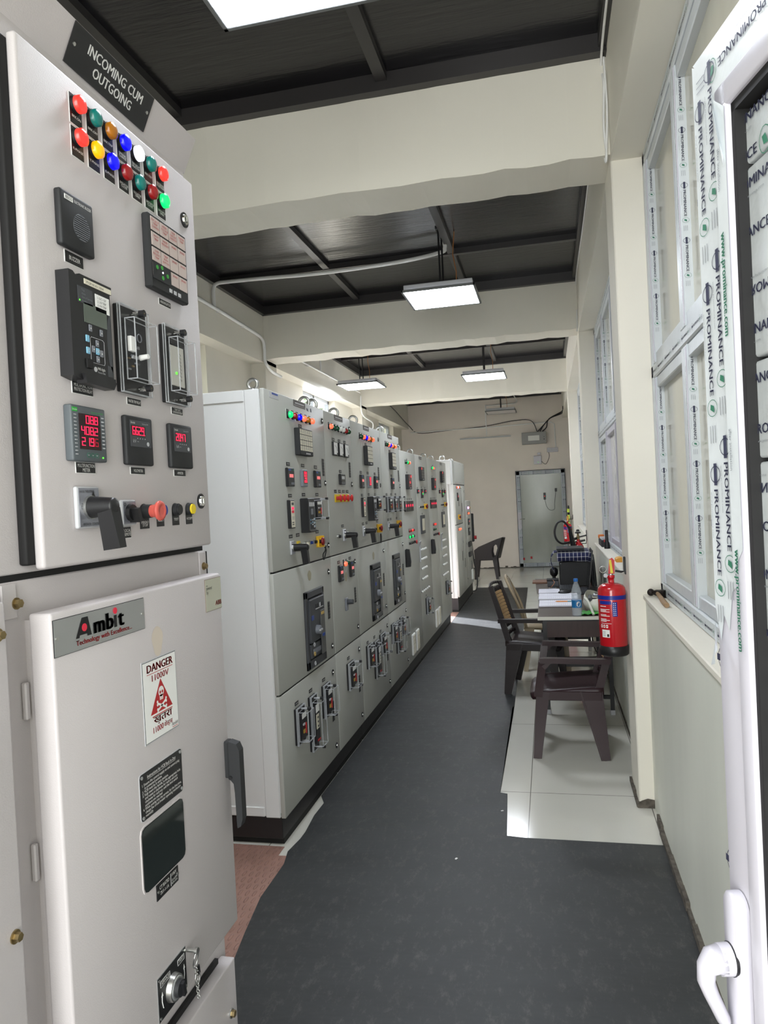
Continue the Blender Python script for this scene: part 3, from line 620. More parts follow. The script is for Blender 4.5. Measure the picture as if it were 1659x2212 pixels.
def meter(root, X, y, z, w=.094, h=.094, kind='pink', p=.016):
    b = MB(); b.box(X, X+p, y-w/2, y+w/2, z-h/2, z+h/2, blk if kind != 'grey' else mgrey, .003)
    if kind == 'pink':
        b.box(X+p, X+p+.0008, y-w*.40, y-w*.05, z+h*.34, z+h*.42, mat('blue_logo', (60, 90, 160), .5)); b.box(X+p, X+p+.0008, y+w*.2, y+w*.4, z+h*.34, z+h*.42, greenp)
        for i in range(3): b.box(X+p, X+p+.0012, y-w*.05+i*w*.16, y+w*.04+i*w*.16, z-h*.40, z-h*.28, mgrey)
    if kind == 'lcd': b.box(X+p, X+p+.001, y-w*.3, y+w*.3, z+.0, z+h*.3, lgrey); [b.box(X+p, X+p+.001, y-w*.36, y+w*.36, z-h*.12*k-.012, z-h*.12*k-.009, mgrey) for k in (1, 2, 3)]
    if kind == 'thin': b.box(X+p, X+p+.0008, y-w*.3, y+w*.3, z-h*.1, z+h*.2, segdim)
    o = b.build('panel_meter', root)
    q = MB()
    if kind == 'pink': q.box(X+p, X+p+.0012, y-w*.28, y+w*.28, z-h*.02, z+h*.16, pinklcd)
    elif kind == 'grey':
        q.box(X+p, X+p+.001, y-w*.32, y+w*.40, z-h*.32, z+h*.42, dispb)
        for i in range(4): q.seg7(('0808', '0670', '1440', '0808')[i], (X+p+.0015, y-w*.26, z+h*(.25-.17*i)), YX, ZX, h*.13, segred, w*.11)
    elif kind == 'lcd': q.box(X+p+.001, X+p+.0015, y-w*.27, y+w*.27, z+.004, z+h*.27, mat('lcd_white', (200, 202, 200), .3))
    else: q.box(X+p, X+p+.0012, y-w*.2, y+w*.2, z-h*.02, z+h*.14, segred)
    q.build('display', o)
def annunciator(root, X, y0, w, zt, h, nx, ny, p=.030, tile=None, lit=()):
    b = MB(); b.box(X, X+p, y0, y0+w, zt-h, zt, blk2, .003); bot = h*.12
    o = b.build('annunciator', root); q = MB(); ch = (h-bot-.010)/ny; cw = (w-.010)/nx
    for i in range(nx):
        for j in range(ny):
            m = tile or cream
            if (i, j) in lit: m = lit[(i, j)]
            a = y0+.005+i*cw; c = zt-.005-j*ch; g_ = max(.0016, cw*.11) if X < -1 else .0016; q.box(X+p, X+p+.001, a+g_, a+cw-g_, c-ch+.002, c-.002, m)
            if tile is None:
                for k_ in range(3): q.box(X+p+.001, X+p+.0014, a+cw*.2, a+cw*.78, c-ch*(.3+.18*k_), c-ch*(.26+.18*k_), greyp)
    for i in range(3): q.box(X+p, X+p+.001, y0+w*.45+i*w*.12, y0+w*.52+i*w*.12, zt-h+.007, zt-h+.015, lgrey)
    q.build('window_tiles', o)
def cover_box(root, X, y0, w, z0, h, p=.055, kind='relay', base=True):
    """draw-out relay under a clear box cover"""
    b = MB(); b.box(X, X+.010, y0, y0+w, z0, z0+h, blk, .002)
    b.box(X+.010, X+.018, y0+.003, y0+w-.003, z0+.003, z0+h-.003, blk2)
    yy = y0+w
    b.box(X+.018, X+.034, y0+w*.16, yy-w*.16, z0+h*.14, z0+h*.80, blk); b.box(X+.034, X+.035, y0+w*.2, yy-w*.25, z0+h*.70, z0+h*.84, wht)
    if kind == 'relay':
        b.box(X+.035, X+.039, y0+w*.26, y0+w*.46, z0+h*.30, z0+h*.40, mat('ochre_terminal', (176, 140, 60), .5)); b.box(X+.035, X+.040, y0+w*.55, y0+w*.62, z0+h*.25, z0+h*.55, redp)
        b.box(X+.035, X+.040, y0+w*.24, y0+w*.44, z0+h*.52, z0+h*.57, lgrey)
    if kind == 'long':
        b.box(X+.035, X+.037, y0+w*.2, y0+w*.62, z0+h*.40, z0+h*.66, cream); b.box(X+.035, X+.038, y0+w*.3, y0+w*.72, z0+h*.17, z0+h*.20, redp)
        for k_ in range(3): b.box(X+.037, X+.0385, y0+w*.36, y0+w*.5, z0+h*(.43+.08*k_), z0+h*(.46+.08*k_), blk)
    o = b.build('protection_relay', root, label='black relay under a clear box cover')
    c = MB(); c.edges(X+.012, X+.022, y0, yy, z0, z0+h, .004, clearedge); g = w*.09
    c.box(X+.020, X+p, y0+g, yy-g, z0+h*.10, z0+h*.90, clear, .004); c.edges(X+.020, X+p+.001, y0+g, yy-g, z0+h*.10, z0+h*.90, .003, clearedge)
    c.build('clear_cover', o)
    for zz in (z0+h*.05, z0+h*.95):
        k_ = MB(); yc = y0+w*.5+(w*.0 if h > w*1.2 else w*.38); k_.cyl((X+.018, yc, zz), (X+p*.75, yc, zz), .005, .005, clearedge, 10); k_.cyl((X+p*.75, yc, zz), (X+p*.98, yc, zz), .008, .008, blk, 14); k_.build('cover_screw', o)
def tnc(root, X, y, z, w=.062, h=.074, L=.062, big=True):
    b = MB(); b.box(X, X+.010, y-w/2, y+w/2, z-h/2, z+h/2, lgrey, .004, 2); b.box(X+.010, X+.011, y-w/2+.004, y+w/2-.004, z-h/2+.004, z+h/2-.004, silver)
    o = b.build('breaker_control_switch', root); q = MB()
    q.cyl((X+.010, y, z), (X+.018, y, z), .021, .021, chrome, 20); q.cyl((X+.017, y, z), (X+L, y, z), .0195, .0165, blk, 24)
    q.lathe((X+L, y, z), [(.0165, 0), (.015, .003), (.010, .006), (0, .0075)], blk, 24, 'x')
    q.bar((X+L-.017, y, z-.006), (X+L-.010, y+.002, z-.082), (1, 0, 0), .032, .030, .030, .026, blk); q.build('pistol_grip', o)
def pbutton(root, X, y, z, m, r=.0125, name='push_button', tag_=True, text=None):
    b = MB()
    if tag_: b.box(X, X+.0012, y-r*1.3-.001, y+r*1.3+.001, z-r*2.7-.001, z+r*1.3+.001, wht); b.box(X, X+.0018, y-r*1.3, y+r*1.3, z-r*2.7, z+r*1.3, blk)
    if text: b.text(text, (X+.0024, y, z-r*2.25), YX, ZX, .0052, wht, 1, w=.020)
    b.cyl((X, y, z), (X+.011, y, z), r*1.15, r*1.08, blk2, 20); b.cyl((X+.0105, y, z), (X+.014, y, z), r*.85, r*.82, m, 20); b.build(name, root)
def chromebtn(root, X, y, z, r=.011, m=None):
    b = MB(); b.cyl((X, y, z), (X+.010, y, z), r, r*.95, chrome, 12); b.cyl((X+.010, y, z), (X+.022, y, z), r*.7, r*.7, m or blk, 12); b.build('push_button', root)
def yestop(root, X, y, z, w=.062):
    b = MB(); b.box(X, X+.004, y-w/2, y+w/2, z-w/2, z+w/2, mat('yellow_guard', (226, 178, 44), .45), .002)
    for s_ in (-1, 1): b.box(X, X+(.018 if s_ < 0 else .030), y+s_*w/2-.004*(s_ > 0), y+s_*w/2+.004*(s_ < 0), z-w/2, z+w/2, MATS['yellow_guard'], .003)
    b.box(X, X+.030, y-w/2, y+w/2, z-w/2, z-w/2+.004, MATS['yellow_guard']); o = b.build('emergency_stop', root, label='emergency stop in a yellow guard')
    q = MB(); q.cyl((X, y, z), (X+.028, y, z), .011, .011, blk, 14); q.lathe((X+.026, y, z), [(.021, 0), (.023, .007), (.017, .013), (0, .015)], mat('dark_red_mushroom', (120, 22, 26), .35), 20, 'x'); q.build('red_mushroom', o)
def acb(root, X, y0, w, z0, h):
    b = MB(); fr = .032
    b.box(X, X+.012, y0, y0+w, z0, z0+fr*1.4, dgrey, .003); b.box(X, X+.012, y0, y0+w, z0+h-fr*1.1, z0+h, dgrey, .003)
    b.box(X, X+.012, y0, y0+fr, z0, z0+h, dgrey, .003); b.box(X, X+.012, y0+w-fr*.6, y0+w, z0, z0+h, dgrey, .003); b.box(X, X+.003, y0, y0+w, z0, z0+h, rub)
    b.box(X, X+.020, y0+fr+.008, y0+w-fr*.6-.006, z0+fr*1.4+.09, z0+h-fr*1.1-.008, dgrey, .005)
    b.box(X, X+.016, y0+fr+.012, y0+w-fr*.6-.010, z0+fr*1.4+.008, z0+fr*1.4+.082, dgrey, .004)
    o = b.build('circuit_breaker', root, label='dark grey framed air circuit breaker'); q = MB(); a = y0+fr+.02; W_ = w-fr*1.6-.04; Z_ = z0+h; e = X+.020
    for i in range(4): q.box(e, e+.002, a+W_*(.38+.14*i), a+W_*(.47+.14*i), Z_-.098, Z_-.078, blk if i != 2 else lgrey)
    q.box(e, e+.002, a+W_*.36, a+W_*.95, Z_-.106, Z_-.102, lgrey); q.box(e, e+.002, a+.01, a+.045, Z_-.155, Z_-.130, mat('blue_badge', (40, 70, 150), .4))
    q.cyl((e, a+W_*.38, Z_-.215), (e+.022, a+W_*.38, Z_-.215), .026, .024, mgrey, 20); q.box(e+.022, e+.028, a+W_*.38-.022, a+W_*.38+.022, Z_-.219, Z_-.211, lgrey)
    q.box(e, e+.006, a+W_*.66, a+W_*.98, Z_-.36, Z_-.12, mat('breaker_side_panel', (88, 88, 88), .35), .004); q.box(e+.006, e+.009, a+W_*.70, a+W_*.9, Z_-.145, Z_-.13, mat('ochre_label', (190, 160, 90), .5)); q.box(e+.006, e+.009, a+W_*.74, a+W_*.9, Z_-.265, Z_-.25, LED['blue'] if 0 else MATS['blue_badge'])
    for zz in (.285, .335, .385): q.ring((e+.001, a+.03, Z_-zz), .010, .0022, lgrey if zz != .335 else MATS['ochre_label'])
    q.box(X+.016, X+.018, a+W_*.1, a+W_*.8, z0+fr*1.4+.03, z0+fr*1.4+.055, mgrey); q.build('breaker_controls', o)
def numrelay(root, X, y0, w, z0, h, p=.045):
    b = MB(); b.box(X, X+p, y0, y0+w, z0, z0+h, blk, .004); b.box(X, X+p+.006, y0, y0+w+.004, z0-.006, z0+.006, blk, .002)
    o = b.build('numerical_relay', root); q = MB(); e = X+p
    q.box(e, e+.001, y0+w*.1, y0+w*.92, z0+h*.06, z0+h*.90, dgrey); q.box(e+.001, e+.002, y0+w*.2, y0+w*.8, z0+h*.07, z0+h*.72, blk2)
    for i in range(3): q.box(e+.001, e+.0022, y0+w*(.14+.27*i), y0+w*(.34+.27*i), z0+h*.75, z0+h*.87, lgrey)
    q.box(e+.002, e+.003, y0+w*.32, y0+w*.66, z0+h*.50, z0+h*.68, mgrey)
    lb = mat('light_blue_key', (130, 178, 205), .4)
    for i in range(2): q.box(e+.002, e+.0035, y0+w*.22, y0+w*.28, z0+h*(.22+.1*i), z0+h*(.26+.1*i), lb)
    for i in range(3): q.box(e+.002, e+.0035, y0+w*.68, y0+w*.76, z0+h*(.10+.11*i), z0+h*(.17+.11*i), lgrey); q.box(e+.002, e+.0035, y0+w*.82, y0+w*.88, z0+h*(.12+.11*i), z0+h*(.16+.11*i), lb)
    for i, j in ((0, 1), (0, -1), (0, 0)): q.box(e+.002, e+.0035, y0+w*.44, y0+w*.56, z0+h*(.25+.07*j), z0+h*(.29+.07*j), lb if j == 0 else lgrey)
    q.build('keypad', o)
def slimrelay(root, X, y0, w, z0, h, p=.018):
    b = MB(); b.box(X, X+p, y0, y0+w, z0, z0+h, blk, .002); b.box(X+p, X+p+.001, y0+w*.12, y0+w*.92, z0+h*.04, z0+h*.96, cream)
    for k_, (zz, m) in enumerate(((.86, dgrey), (.70, segred), (.58, segdim))): b.box(X+p+.001, X+p+.002, y0+w*.25, y0+w*.75, z0+h*(zz-.04), z0+h*(zz+.05), m)
    for zz in (.40, .36, .32): b.box(X+p+.001, X+p+.0016, y0+w*.25, y0+w*.8, z0+h*zz, z0+h*(zz+.012), greyp)
    for i in (0, 1):
        for j in (0, 1): b.box(X+p+.001, X+p+.002, y0+w*(.25+.25*i), y0+w*(.4+.25*i), z0+h*(.12+.07*j), z0+h*(.16+.07*j), dgrey)
    b.build('slim_relay', root, label='narrow relay with a cream front')
def ammeter(root, X, y0, w, z0, h):
    b = MB(); b.box(X, X+.012, y0, y0+w, z0, z0+h, blk, .002); b.box(X+.012, X+.013, y0+.006, y0+w-.006, z0+.006, z0+h-.006, wht)
    b.tube([(X+.0135, y0+w*.25+w*.5*sin(t*.25), z0+h*.25+h*.45*cos(t*.2)) for t in range(8)], .0009, blk, 4); b.box(X+.013, X+.0145, y0+w*.72, y0+w*.88, z0+h*.08, z0+h*.2, blk); b.build('analogue_meter', root)
def cabinet(name, label, cat, y0, y1, zt, zb, doors, X=-1.27, depth=.95, side=False, grp=None, plinth=.13, door_t=.022):
    t = thing(name, label, cat, (X-depth/2, (y0+y1)/2, 0), grp)
    b = MB(); xb = X-door_t-.008; b.box(X-depth, xb, y0+.001, y1-.001, zb, zt, mccside, .004)
    if side:
        # framed side: corner posts and rails standing proud of the inset side sheet
        e = y0-.006
        b.box(xb-.075, xb, e, y0+.02, zb-.004, zt, mccside, .004); b.box(X-depth, X-depth+.07, e, y0+.02, zb, zt, mccside, .004)
        b.box(X-depth, xb-.079, e, y0+.02, zt-.055, zt, mccside, .003); b.box(X-depth, xb-.079, e, y0+.02, zb, zb+.045, mccside, .003)
        b.box(xb, xb+.008, y0-.002, y0+.010, zb+.02, zt-.02, mccside)
    b.build('cabinet_body', t)
    g = MB(); g.box(xb, X-.004, y0+.006, y1-.006, zb+.012, zt-.012, rub); g.build('gasket', t)
    q = MB(); q.box(X-depth+.02, X-.025, y0, y1, .030, zb-.002, plinthm, .003); q.box(X-depth+.05, X-.028, y0+.02, y1, .0, .031, rub); q.build('plinth', t)
    for (a, c, za, zc) in doors:
        d = MB(); d.box(X-door_t, X, a+.003, c-.003, za, zc, mccdoor, .0035, 2); d.build('door', t)
    return t
def eyebolt(root, x, y, z, R=.030):
    b = MB(); b.cyl((x, y, z), (x, y, z+.014), .017, .013, steel, 12); b.ring((x, y, z+.012+R), R, .0085, steel, 'y'); b.build('lifting_eye', root)
def stain(root, X, y, z, w, h):
    b = MB(); b.add([(X+.0006, y+w*cos(t)*(1+.12*sin(5*t)), z+h*sin(t)) for t in [2*pi*i/20 for i in range(20)]], [tuple(range(20))], mat('glue_stain', (168, 162, 140), .7)); b.build('glue_mark', root, label='faint brown glue mark')
# ================================================================== tall row of panels
X = -1.27; G = 'row of tall grey electrical panels'
H1, H2 = (1.296, 2.160), (.716, 1.288)
def three(y0, y1): return [(y0, y1, *H1), (y0, y1, *H2), (y0, y1, .136, .708)]
def nameplate(t, y0, y1, z0=2.125, z1=2.157):
    b = MB(); b.box(X, X+.002, y0, y1, z0, z1, mat('engraved_plate', (84, 78, 74), .5)); b.box(X, X+.003, y0+.02, y1-.02, (z0+z1)/2-.003, (z0+z1)/2+.004, lgrey)
    for i in range(2): b.box(X, X+.0026, y0, y1, z0+.003+.003*i, z0+.0042+.003*i, lgrey)
    b.build('name_plate', t)
def tags(t, pts, w=.05, h=.018):
    for y, z in pts: b = MB(); plate(b, X, y-w/2, y+w/2, z-h/2, z+h/2, 1); b.build('function_label', t)
def locks(t, ys, zs):
    for z in zs: lock(t, X, ys, z, .017)
# --- first
t = cabinet('electrical_cabinet', 'nearest grey panel of the tall row, its pale framed side facing the camera', 'electrical panel', 3.225, 4.135, 2.16, .135, three(3.205, 4.135), side=True, grp=G)
b = MB(); b.box(X, X+.001, 3.275, 3.40, 2.125, 2.155, lgrey); b.box(X, X+.0016, 3.31, 3.39, 2.143, 2.152, MATS['blue_badge'] if 'blue_badge' in MATS else mat('blue_badge', (40, 70, 150), .4)); b.build('maker_sticker', t, label='small white and blue maker sticker')
nameplate(t, 3.615, 3.80); b = MB(); b.tube([(X+.001, 3.825, 2.135), (X+.001, 3.832, 2.12), (X+.001, 3.84, 2.135)], .0012, navy, 4); b.tube([(X+.001, 3.85, 2.132), (X+.001, 3.846, 2.12), (X+.001, 3.86, 2.122)], .0012, navy, 4); b.tube([(X+.001, 3.89, 2.12), (X+.001, 3.895, 2.14), (X+.001, 3.905, 2.12)], .0012, navy, 4); b.build('pen_marks', t, label='handwritten blue pen marks')
for i, c in enumerate(('green', 'red_off', 'blue', 'orange', 'amber_off', 'orange')): lamp(t, X, 3.515+.0705*i, 2.066, c, .015, None, True, deep=.022)
annunciator(t, X, 3.60, .215, 2.008, .142, 6, 4); tags(t, [(3.70, 2.025), (3.485, 1.815), (3.71, 1.815), (3.93, 1.815), (3.49, 1.655), (3.70, 1.66), (3.93, 1.66), (3.47, 1.45), (3.575, 1.452), (3.90, 1.452)])
meter(t, X, 3.485, 1.748); meter(t, X, 3.70, 1.747, .08, .09, 'grey'); meter(t, X, 3.93, 1.747)
slimrelay(t, X, 3.44, .062, 1.49, .143); numrelay(t, X, 3.635, .112, 1.465, .175); cover_box(t, X, 3.80, .15, 1.52, .12, .065)
tnc(t, X, 3.475, 1.393, .055, .07, .085); 
b = MB(); b.box(X, X+.004, 3.555, 3.60, 1.38, 1.42, mat('yellow_plate', (230, 200, 40), .5)); b.cyl((X, 3.58, 1.40), (X+.02, 3.58, 1.40), .012, .010, steel, 12); b.box(X+.02, X+.034, 3.563, 3.597, 1.394, 1.404, redp, .003); b.build('selector_switch', t, label='red selector handle on a yellow plate')
for i, m in enumerate((cream, MATS['blue_badge'], blk)): chromebtn(t, X, 3.69+.068*i, 1.40, .012, m)
yestop(t, X, 3.905, 1.397); b = MB(); b.tube(bez([(X+.03, 3.96, 1.37), (X+.02, 3.97, 1.34), (X+.012, 3.955, 1.32), (X+.012, 3.965, 1.29), (X+.02, 3.99, 1.34), (X+.02, 3.965, 1.36)]), .0035, blk, 6); b.build('lanyard', t)
for y, z in ((4.075, 1.818), (4.045, .99), (4.03, .405)): vent(t, X, y, z, .10 if z > .5 else .115)
locks(t, 4.10, (2.09, 1.727, 1.363)); locks(t, 4.075, (1.21, .776)); locks(t, 4.06, (.624, .196))
acb(t, X, 3.615, .31, .64, .505) if 0 else acb(t, X, 3.613, .315, .735, .41)
stain(t, X, 3.73, 1.225, .03, .028)
cover_box(t, X, 3.385, .115, .42, .18, .07); cover_box(t, X, 3.60, .10, .315, .285, .07, 'long'); cover_box(t, X, 3.83, .115, .42, .18, .07)
tags(t, [(3.43, .62), (3.65, .625), (3.88, .625)]); eyebolt(t, -1.36, 3.30, 2.16, .024); eyebolt(t, -1.36, 4.06, 2.16)
# --- second
t = cabinet('electrical_cabinet', 'narrow second grey cabinet of the tall row, with four red mushroom buttons', 'electrical panel', 4.135, 4.73, 2.162, .135, three(4.135, 4.73), grp=G)
nameplate(t, 4.355, 4.54); 
for i, c in enumerate(('orange', 'green_off', 'green_off', 'white_off', 'white_off', 'red_off', 'green_off')): lamp(t, X, 4.225+.067*i, 2.07, c, .014, None, True, deep=.022)
for i in range(3): ammeter(t, X, 4.275+.128*i, .088, 1.90, .085)
tags(t, [(4.31, 1.998), (4.44, 1.998), (4.565, 1.998), (4.43, 1.805), (4.30, 1.68), (4.39, 1.68), (4.48, 1.68), (4.57, 1.68), (4.42, 1.462), (4.29, 1.245), (4.55, 1.248)])
meter(t, X, 4.44, 1.755, .105, .067, 'lcd')
for i in range(4):
    b = MB(); y = 4.315+.086*i; b.box(X, X+.004, y-.036, y+.036, 1.612, 1.662, MATS['yellow_plate'], .002); b.cyl((X, y, 1.637), (X+.026, y, 1.637), .012, .012, redp, 14)
    o = b.build('emergency_stop', t, label='red mushroom button on a yellow plate'); q = MB(); q.lathe((X+.024, y, 1.637), [(.013, 0), (.023, .004), (.022, .009), (.012, .013), (0, .014)], mat('bright_red_plastic', (206, 30, 34), .35), 20, 'x'); q.build('red_mushroom', o)
tnc(t, X, 4.44, 1.403, .055, .075, .085); chromebtn(t, X, 4.30, 1.403, .014); chromebtn(t, X, 4.56, 1.405, .014)
vent(t, X, 4.66, 1.822, .10); vent(t, X, 4.64, .998, .10); vent(t, X, 4.635, .412, .11); locks(t, 4.695, (2.095, 1.728, 1.367)); locks(t, 4.67, (1.217, .784)); locks(t, 4.665, (.634, .197))
meter(t, X, 4.305, 1.175, .08, .10); meter(t, X, 4.56, 1.178, .08, .10); lamp(t, X, 4.395, 1.225, 'orange', .014, None, True, deep=.02); lamp(t, X, 4.455, 1.228, 'green_off', .012, None, True, deep=.02)
b = MB(); b.box(X, X+.012, 4.385, 4.43, .93, 1.01, mgrey, .003); b.cyl((X+.012, 4.41, .985), (X+.05, 4.41, .985), .017, .015, dgrey, 16); b.build('selector_switch', t, label='grey selector knob'); stain(t, X, 4.44, 1.14, .03, .03)
cover_box(t, X, 4.345, .14, .44, .165, .07); tags(t, [(4.40, .632)]); eyebolt(t, -1.36, 4.20, 2.162); eyebolt(t, -1.36, 4.66, 2.162)
# --- third and fourth
for kk, (y0, y1, lbl) in enumerate(((4.73, 5.60, 'third grey cabinet of the tall row, right after the narrow one'), (5.60, 6.345, 'fourth and last grey cabinet of the tall row, where the height steps down'))):
    t = cabinet('electrical_cabinet', lbl, 'electrical panel', y0, y1, 2.163, .136, three(y0, y1), grp=G); s_ = y0-4.73 if kk == 0 else 0
    if kk == 0:
        nameplate(t, 5.08, 5.25); lo = [4.96+.068*i for i in range(6)]; annunciator(t, X, 5.06, .16, 2.008, .138, 6, 4)
        meter(t, X, 4.945, 1.75, .08); meter(t, X, 5.155, 1.75, .075, .088, 'grey'); meter(t, X, 5.37, 1.75, .08)
        slimrelay(t, X, 4.918, .06, 1.502, .136); numrelay(t, X, 5.10, .10, 1.475, .168); cover_box(t, X, 5.28, .15, 1.535, .11, .065); tnc(t, X, 4.94, 1.403, .055, .075, .085); yestop(t, X, 5.38, 1.403)
        for i, m in enumerate((cream, MATS['blue_badge'], blk)): chromebtn(t, X, 5.13+.07*i, 1.402, .012, m)
        acb(t, X, 5.077, .29, .745, .405); cover_box(t, X, 4.845, .13, .455, .16, .07); cover_box(t, X, 5.06, .11, .335, .265, .07, 'long'); cover_box(t, X, 5.25, .14, .46, .155, .07)
        tags(t, [(5.13, 2.022), (4.95, 1.815), (5.15, 1.815), (5.37, 1.815), (4.95, 1.655), (5.15, 1.66), (5.35, 1.66), (4.94, 1.455), (5.04, 1.457), (5.37, 1.457), (4.9, .63), (5.1, .63), (5.3, .635)]); stain(t, X, 5.2, 1.21, .03, .03); vy, ly = 5.50, 5.545
        b = MB(); b.tube(bez([(X+.012, 5.42, 1.36), (X+.012, 5.41, 1.33), (X+.012, 5.42, 1.29), (X+.012, 5.44, 1.33), (X+.012, 5.43, 1.36)]), .0035, blk, 6); b.build('lanyard', t)
    else:
        nameplate(t, 5.89, 6.06); lo = [5.79+.065*i for i in range(6)]; annunciator(t, X, 5.905, .155, 2.006, .138, 4, 4); meter(t, X, 5.975, 1.75, .08)
        cover_box(t, X, 5.70, .13, 1.515, .125, .065); cover_box(t, X, 5.90, .13, 1.515, .125, .065); cover_box(t, X, 6.08, .14, 1.515, .125, .065); tnc(t, X, 5.75, 1.403, .055, .072, .085); yestop(t, X, 6.12, 1.405)
        for i, m in enumerate((MATS['yellow_plate'], cream, blk)): chromebtn(t, X, 5.88+.07*i, 1.403, .012, m)
        acb(t, X, 5.84, .27, .75, .41); cover_box(t, X, 5.66, .12, .465, .155, .07); cover_box(t, X, 5.83, .11, .35, .26, .07, 'long'); cover_box(t, X, 6.0, .13, .46, .16, .07)
        tags(t, [(5.95, 2.02), (5.97, 1.815), (5.75, 1.66), (5.92, 1.66), (6.1, 1.66), (5.76, 1.455), (5.86, 1.457), (6.1, 1.457)]); stain(t, X, 5.76, .2, .0, .0) if 0 else None; vy, ly = 6.27, 6.31
    for i, c in enumerate(('green_off', 'orange', 'blue', 'orange', 'amber_off', 'orange')): lamp(t, X, lo[i], 2.066, c, .0145, None, True, deep=.022)
    for z in (1.82, 1.0, .42): vent(t, X, vy, z, .10)
    locks(t, ly, (2.088, 1.73)); locks(t, ly-.01, (1.22, .79)); locks(t, ly-.01, (.636, .2)); eyebolt(t, -1.36, y0+.42, 2.163)
# ================================================================== lower row of feeder panels
G = 'lower grey feeder panels'; redtile = mat('dark_red_tile', (92, 40, 42), .4); reddim = mat('lit_red_tile', (200, 50, 56), .4, emit=(255, 50, 60), es=.5); graytile = mat('smoky_tile', (84, 82, 80), .4)
def knobs(t, ys, z, m=wht):
    for y in ys:
        b = MB(); b.cyl((X, y, z), (X+.004, y, z), .014, .014, blk, 10); b.cyl((X, y, z), (X+.022, y, z), .011, .011, m, 10); b.build('push_button', t)
for kk in range(2):
    o_ = 1.53*kk if kk == 0 else 1.505
    y0, y1 = (6.345, 7.12) if kk == 0 else (7.86, 8.50)
    t = cabinet('feeder_cabinet', ('lower grey panel directly after the tall row, with two white louvres near its foot', 'second-from-last grey feeder panel, with a small pair of white louvres and a black handle')[kk], 'electrical panel', y0, y1, 2.058, .138, [(y0, y1, .142, 2.055)], grp=G, depth=.6)
    L = (6.60, 6.585, 6.46, 6.62, 6.41, 6.49) if kk == 0 else (8.15, 8.11, 7.95, 8.08, 7.89, 7.92)
    for i, c in enumerate(('green_off', 'green', 'amber_off', 'orange') if kk == 0 else ('green', 'orange', 'orange')): lamp(t, X, L[0]+.055*i, 1.955, c, .013, None, True, deep=.018)
    annunciator(t, X, L[1], .17, 1.843, .137, 3, 4, .028, redtile, {(2, 0): reddim, (1, 3 if kk else 2): reddim})
    for i in range(4): meter(t, X, L[2]+.048+.105*i, 1.55, .10, .098, 'thin', .012)
    tags(t, [(L[2]+.05+.105*i, 1.615) for i in range(4)]+[(L[1]+.08, 1.862), (L[0]+.1, 1.985)], .035, .014)
    for j, row in enumerate((('red_off', 'red_off', 'red', 'red_off'), ('green', 'green_off', 'green', 'green_off')) if kk == 0 else (('red_off', 'red', 'red'), ('green_off',)*3)):
        for i, c in enumerate(row): lamp(t, X, L[3]+.07*i, 1.32-.056*j, c, .012, None, True, deep=.014)
    knobs(t, [L[3]+.07*i for i in range(3)], 1.205, blk); b = MB(); b.cyl((X, L[3]+.24, 1.205), (X+.025, L[3]+.24, 1.205), .013, .013, blk, 12); b.lathe((X+.025, L[3]+.24, 1.205), [(.02, 0), (.02, .006), (0, .01)], redp, 16, 'x'); b.build('emergency_stop', t)
    b = MB(); yh = L[4]; b.box(X, X+.012, yh-.02, yh+.03, 1.005, 1.165, blk, .004); b.prism([(.0, 0), (.035, .004), (.04, .05), (.03, .16), (.0, .165)], (X+.01, yh-.012, 1.005), (1, 0, 0), (0, 0, 1), (0, 1, 0), .025, blk); b.build('door_handle', t)
    for i in range(2):
        b = MB(); yl = L[5]+(.21 if kk == 0 else .19)*i; b.box(X, X+.016, yl, yl+.135, .19, .382, wht, .006)
        for j in range(12): b.box(X+.016, X+.019, yl+.012, yl+.123, .203+.0142*j, .209+.0142*j, cream)
        b.build('vent_louvre', t, label='white slotted vent cover')
    eyebolt(t, -1.38, y0+.45, 2.058)
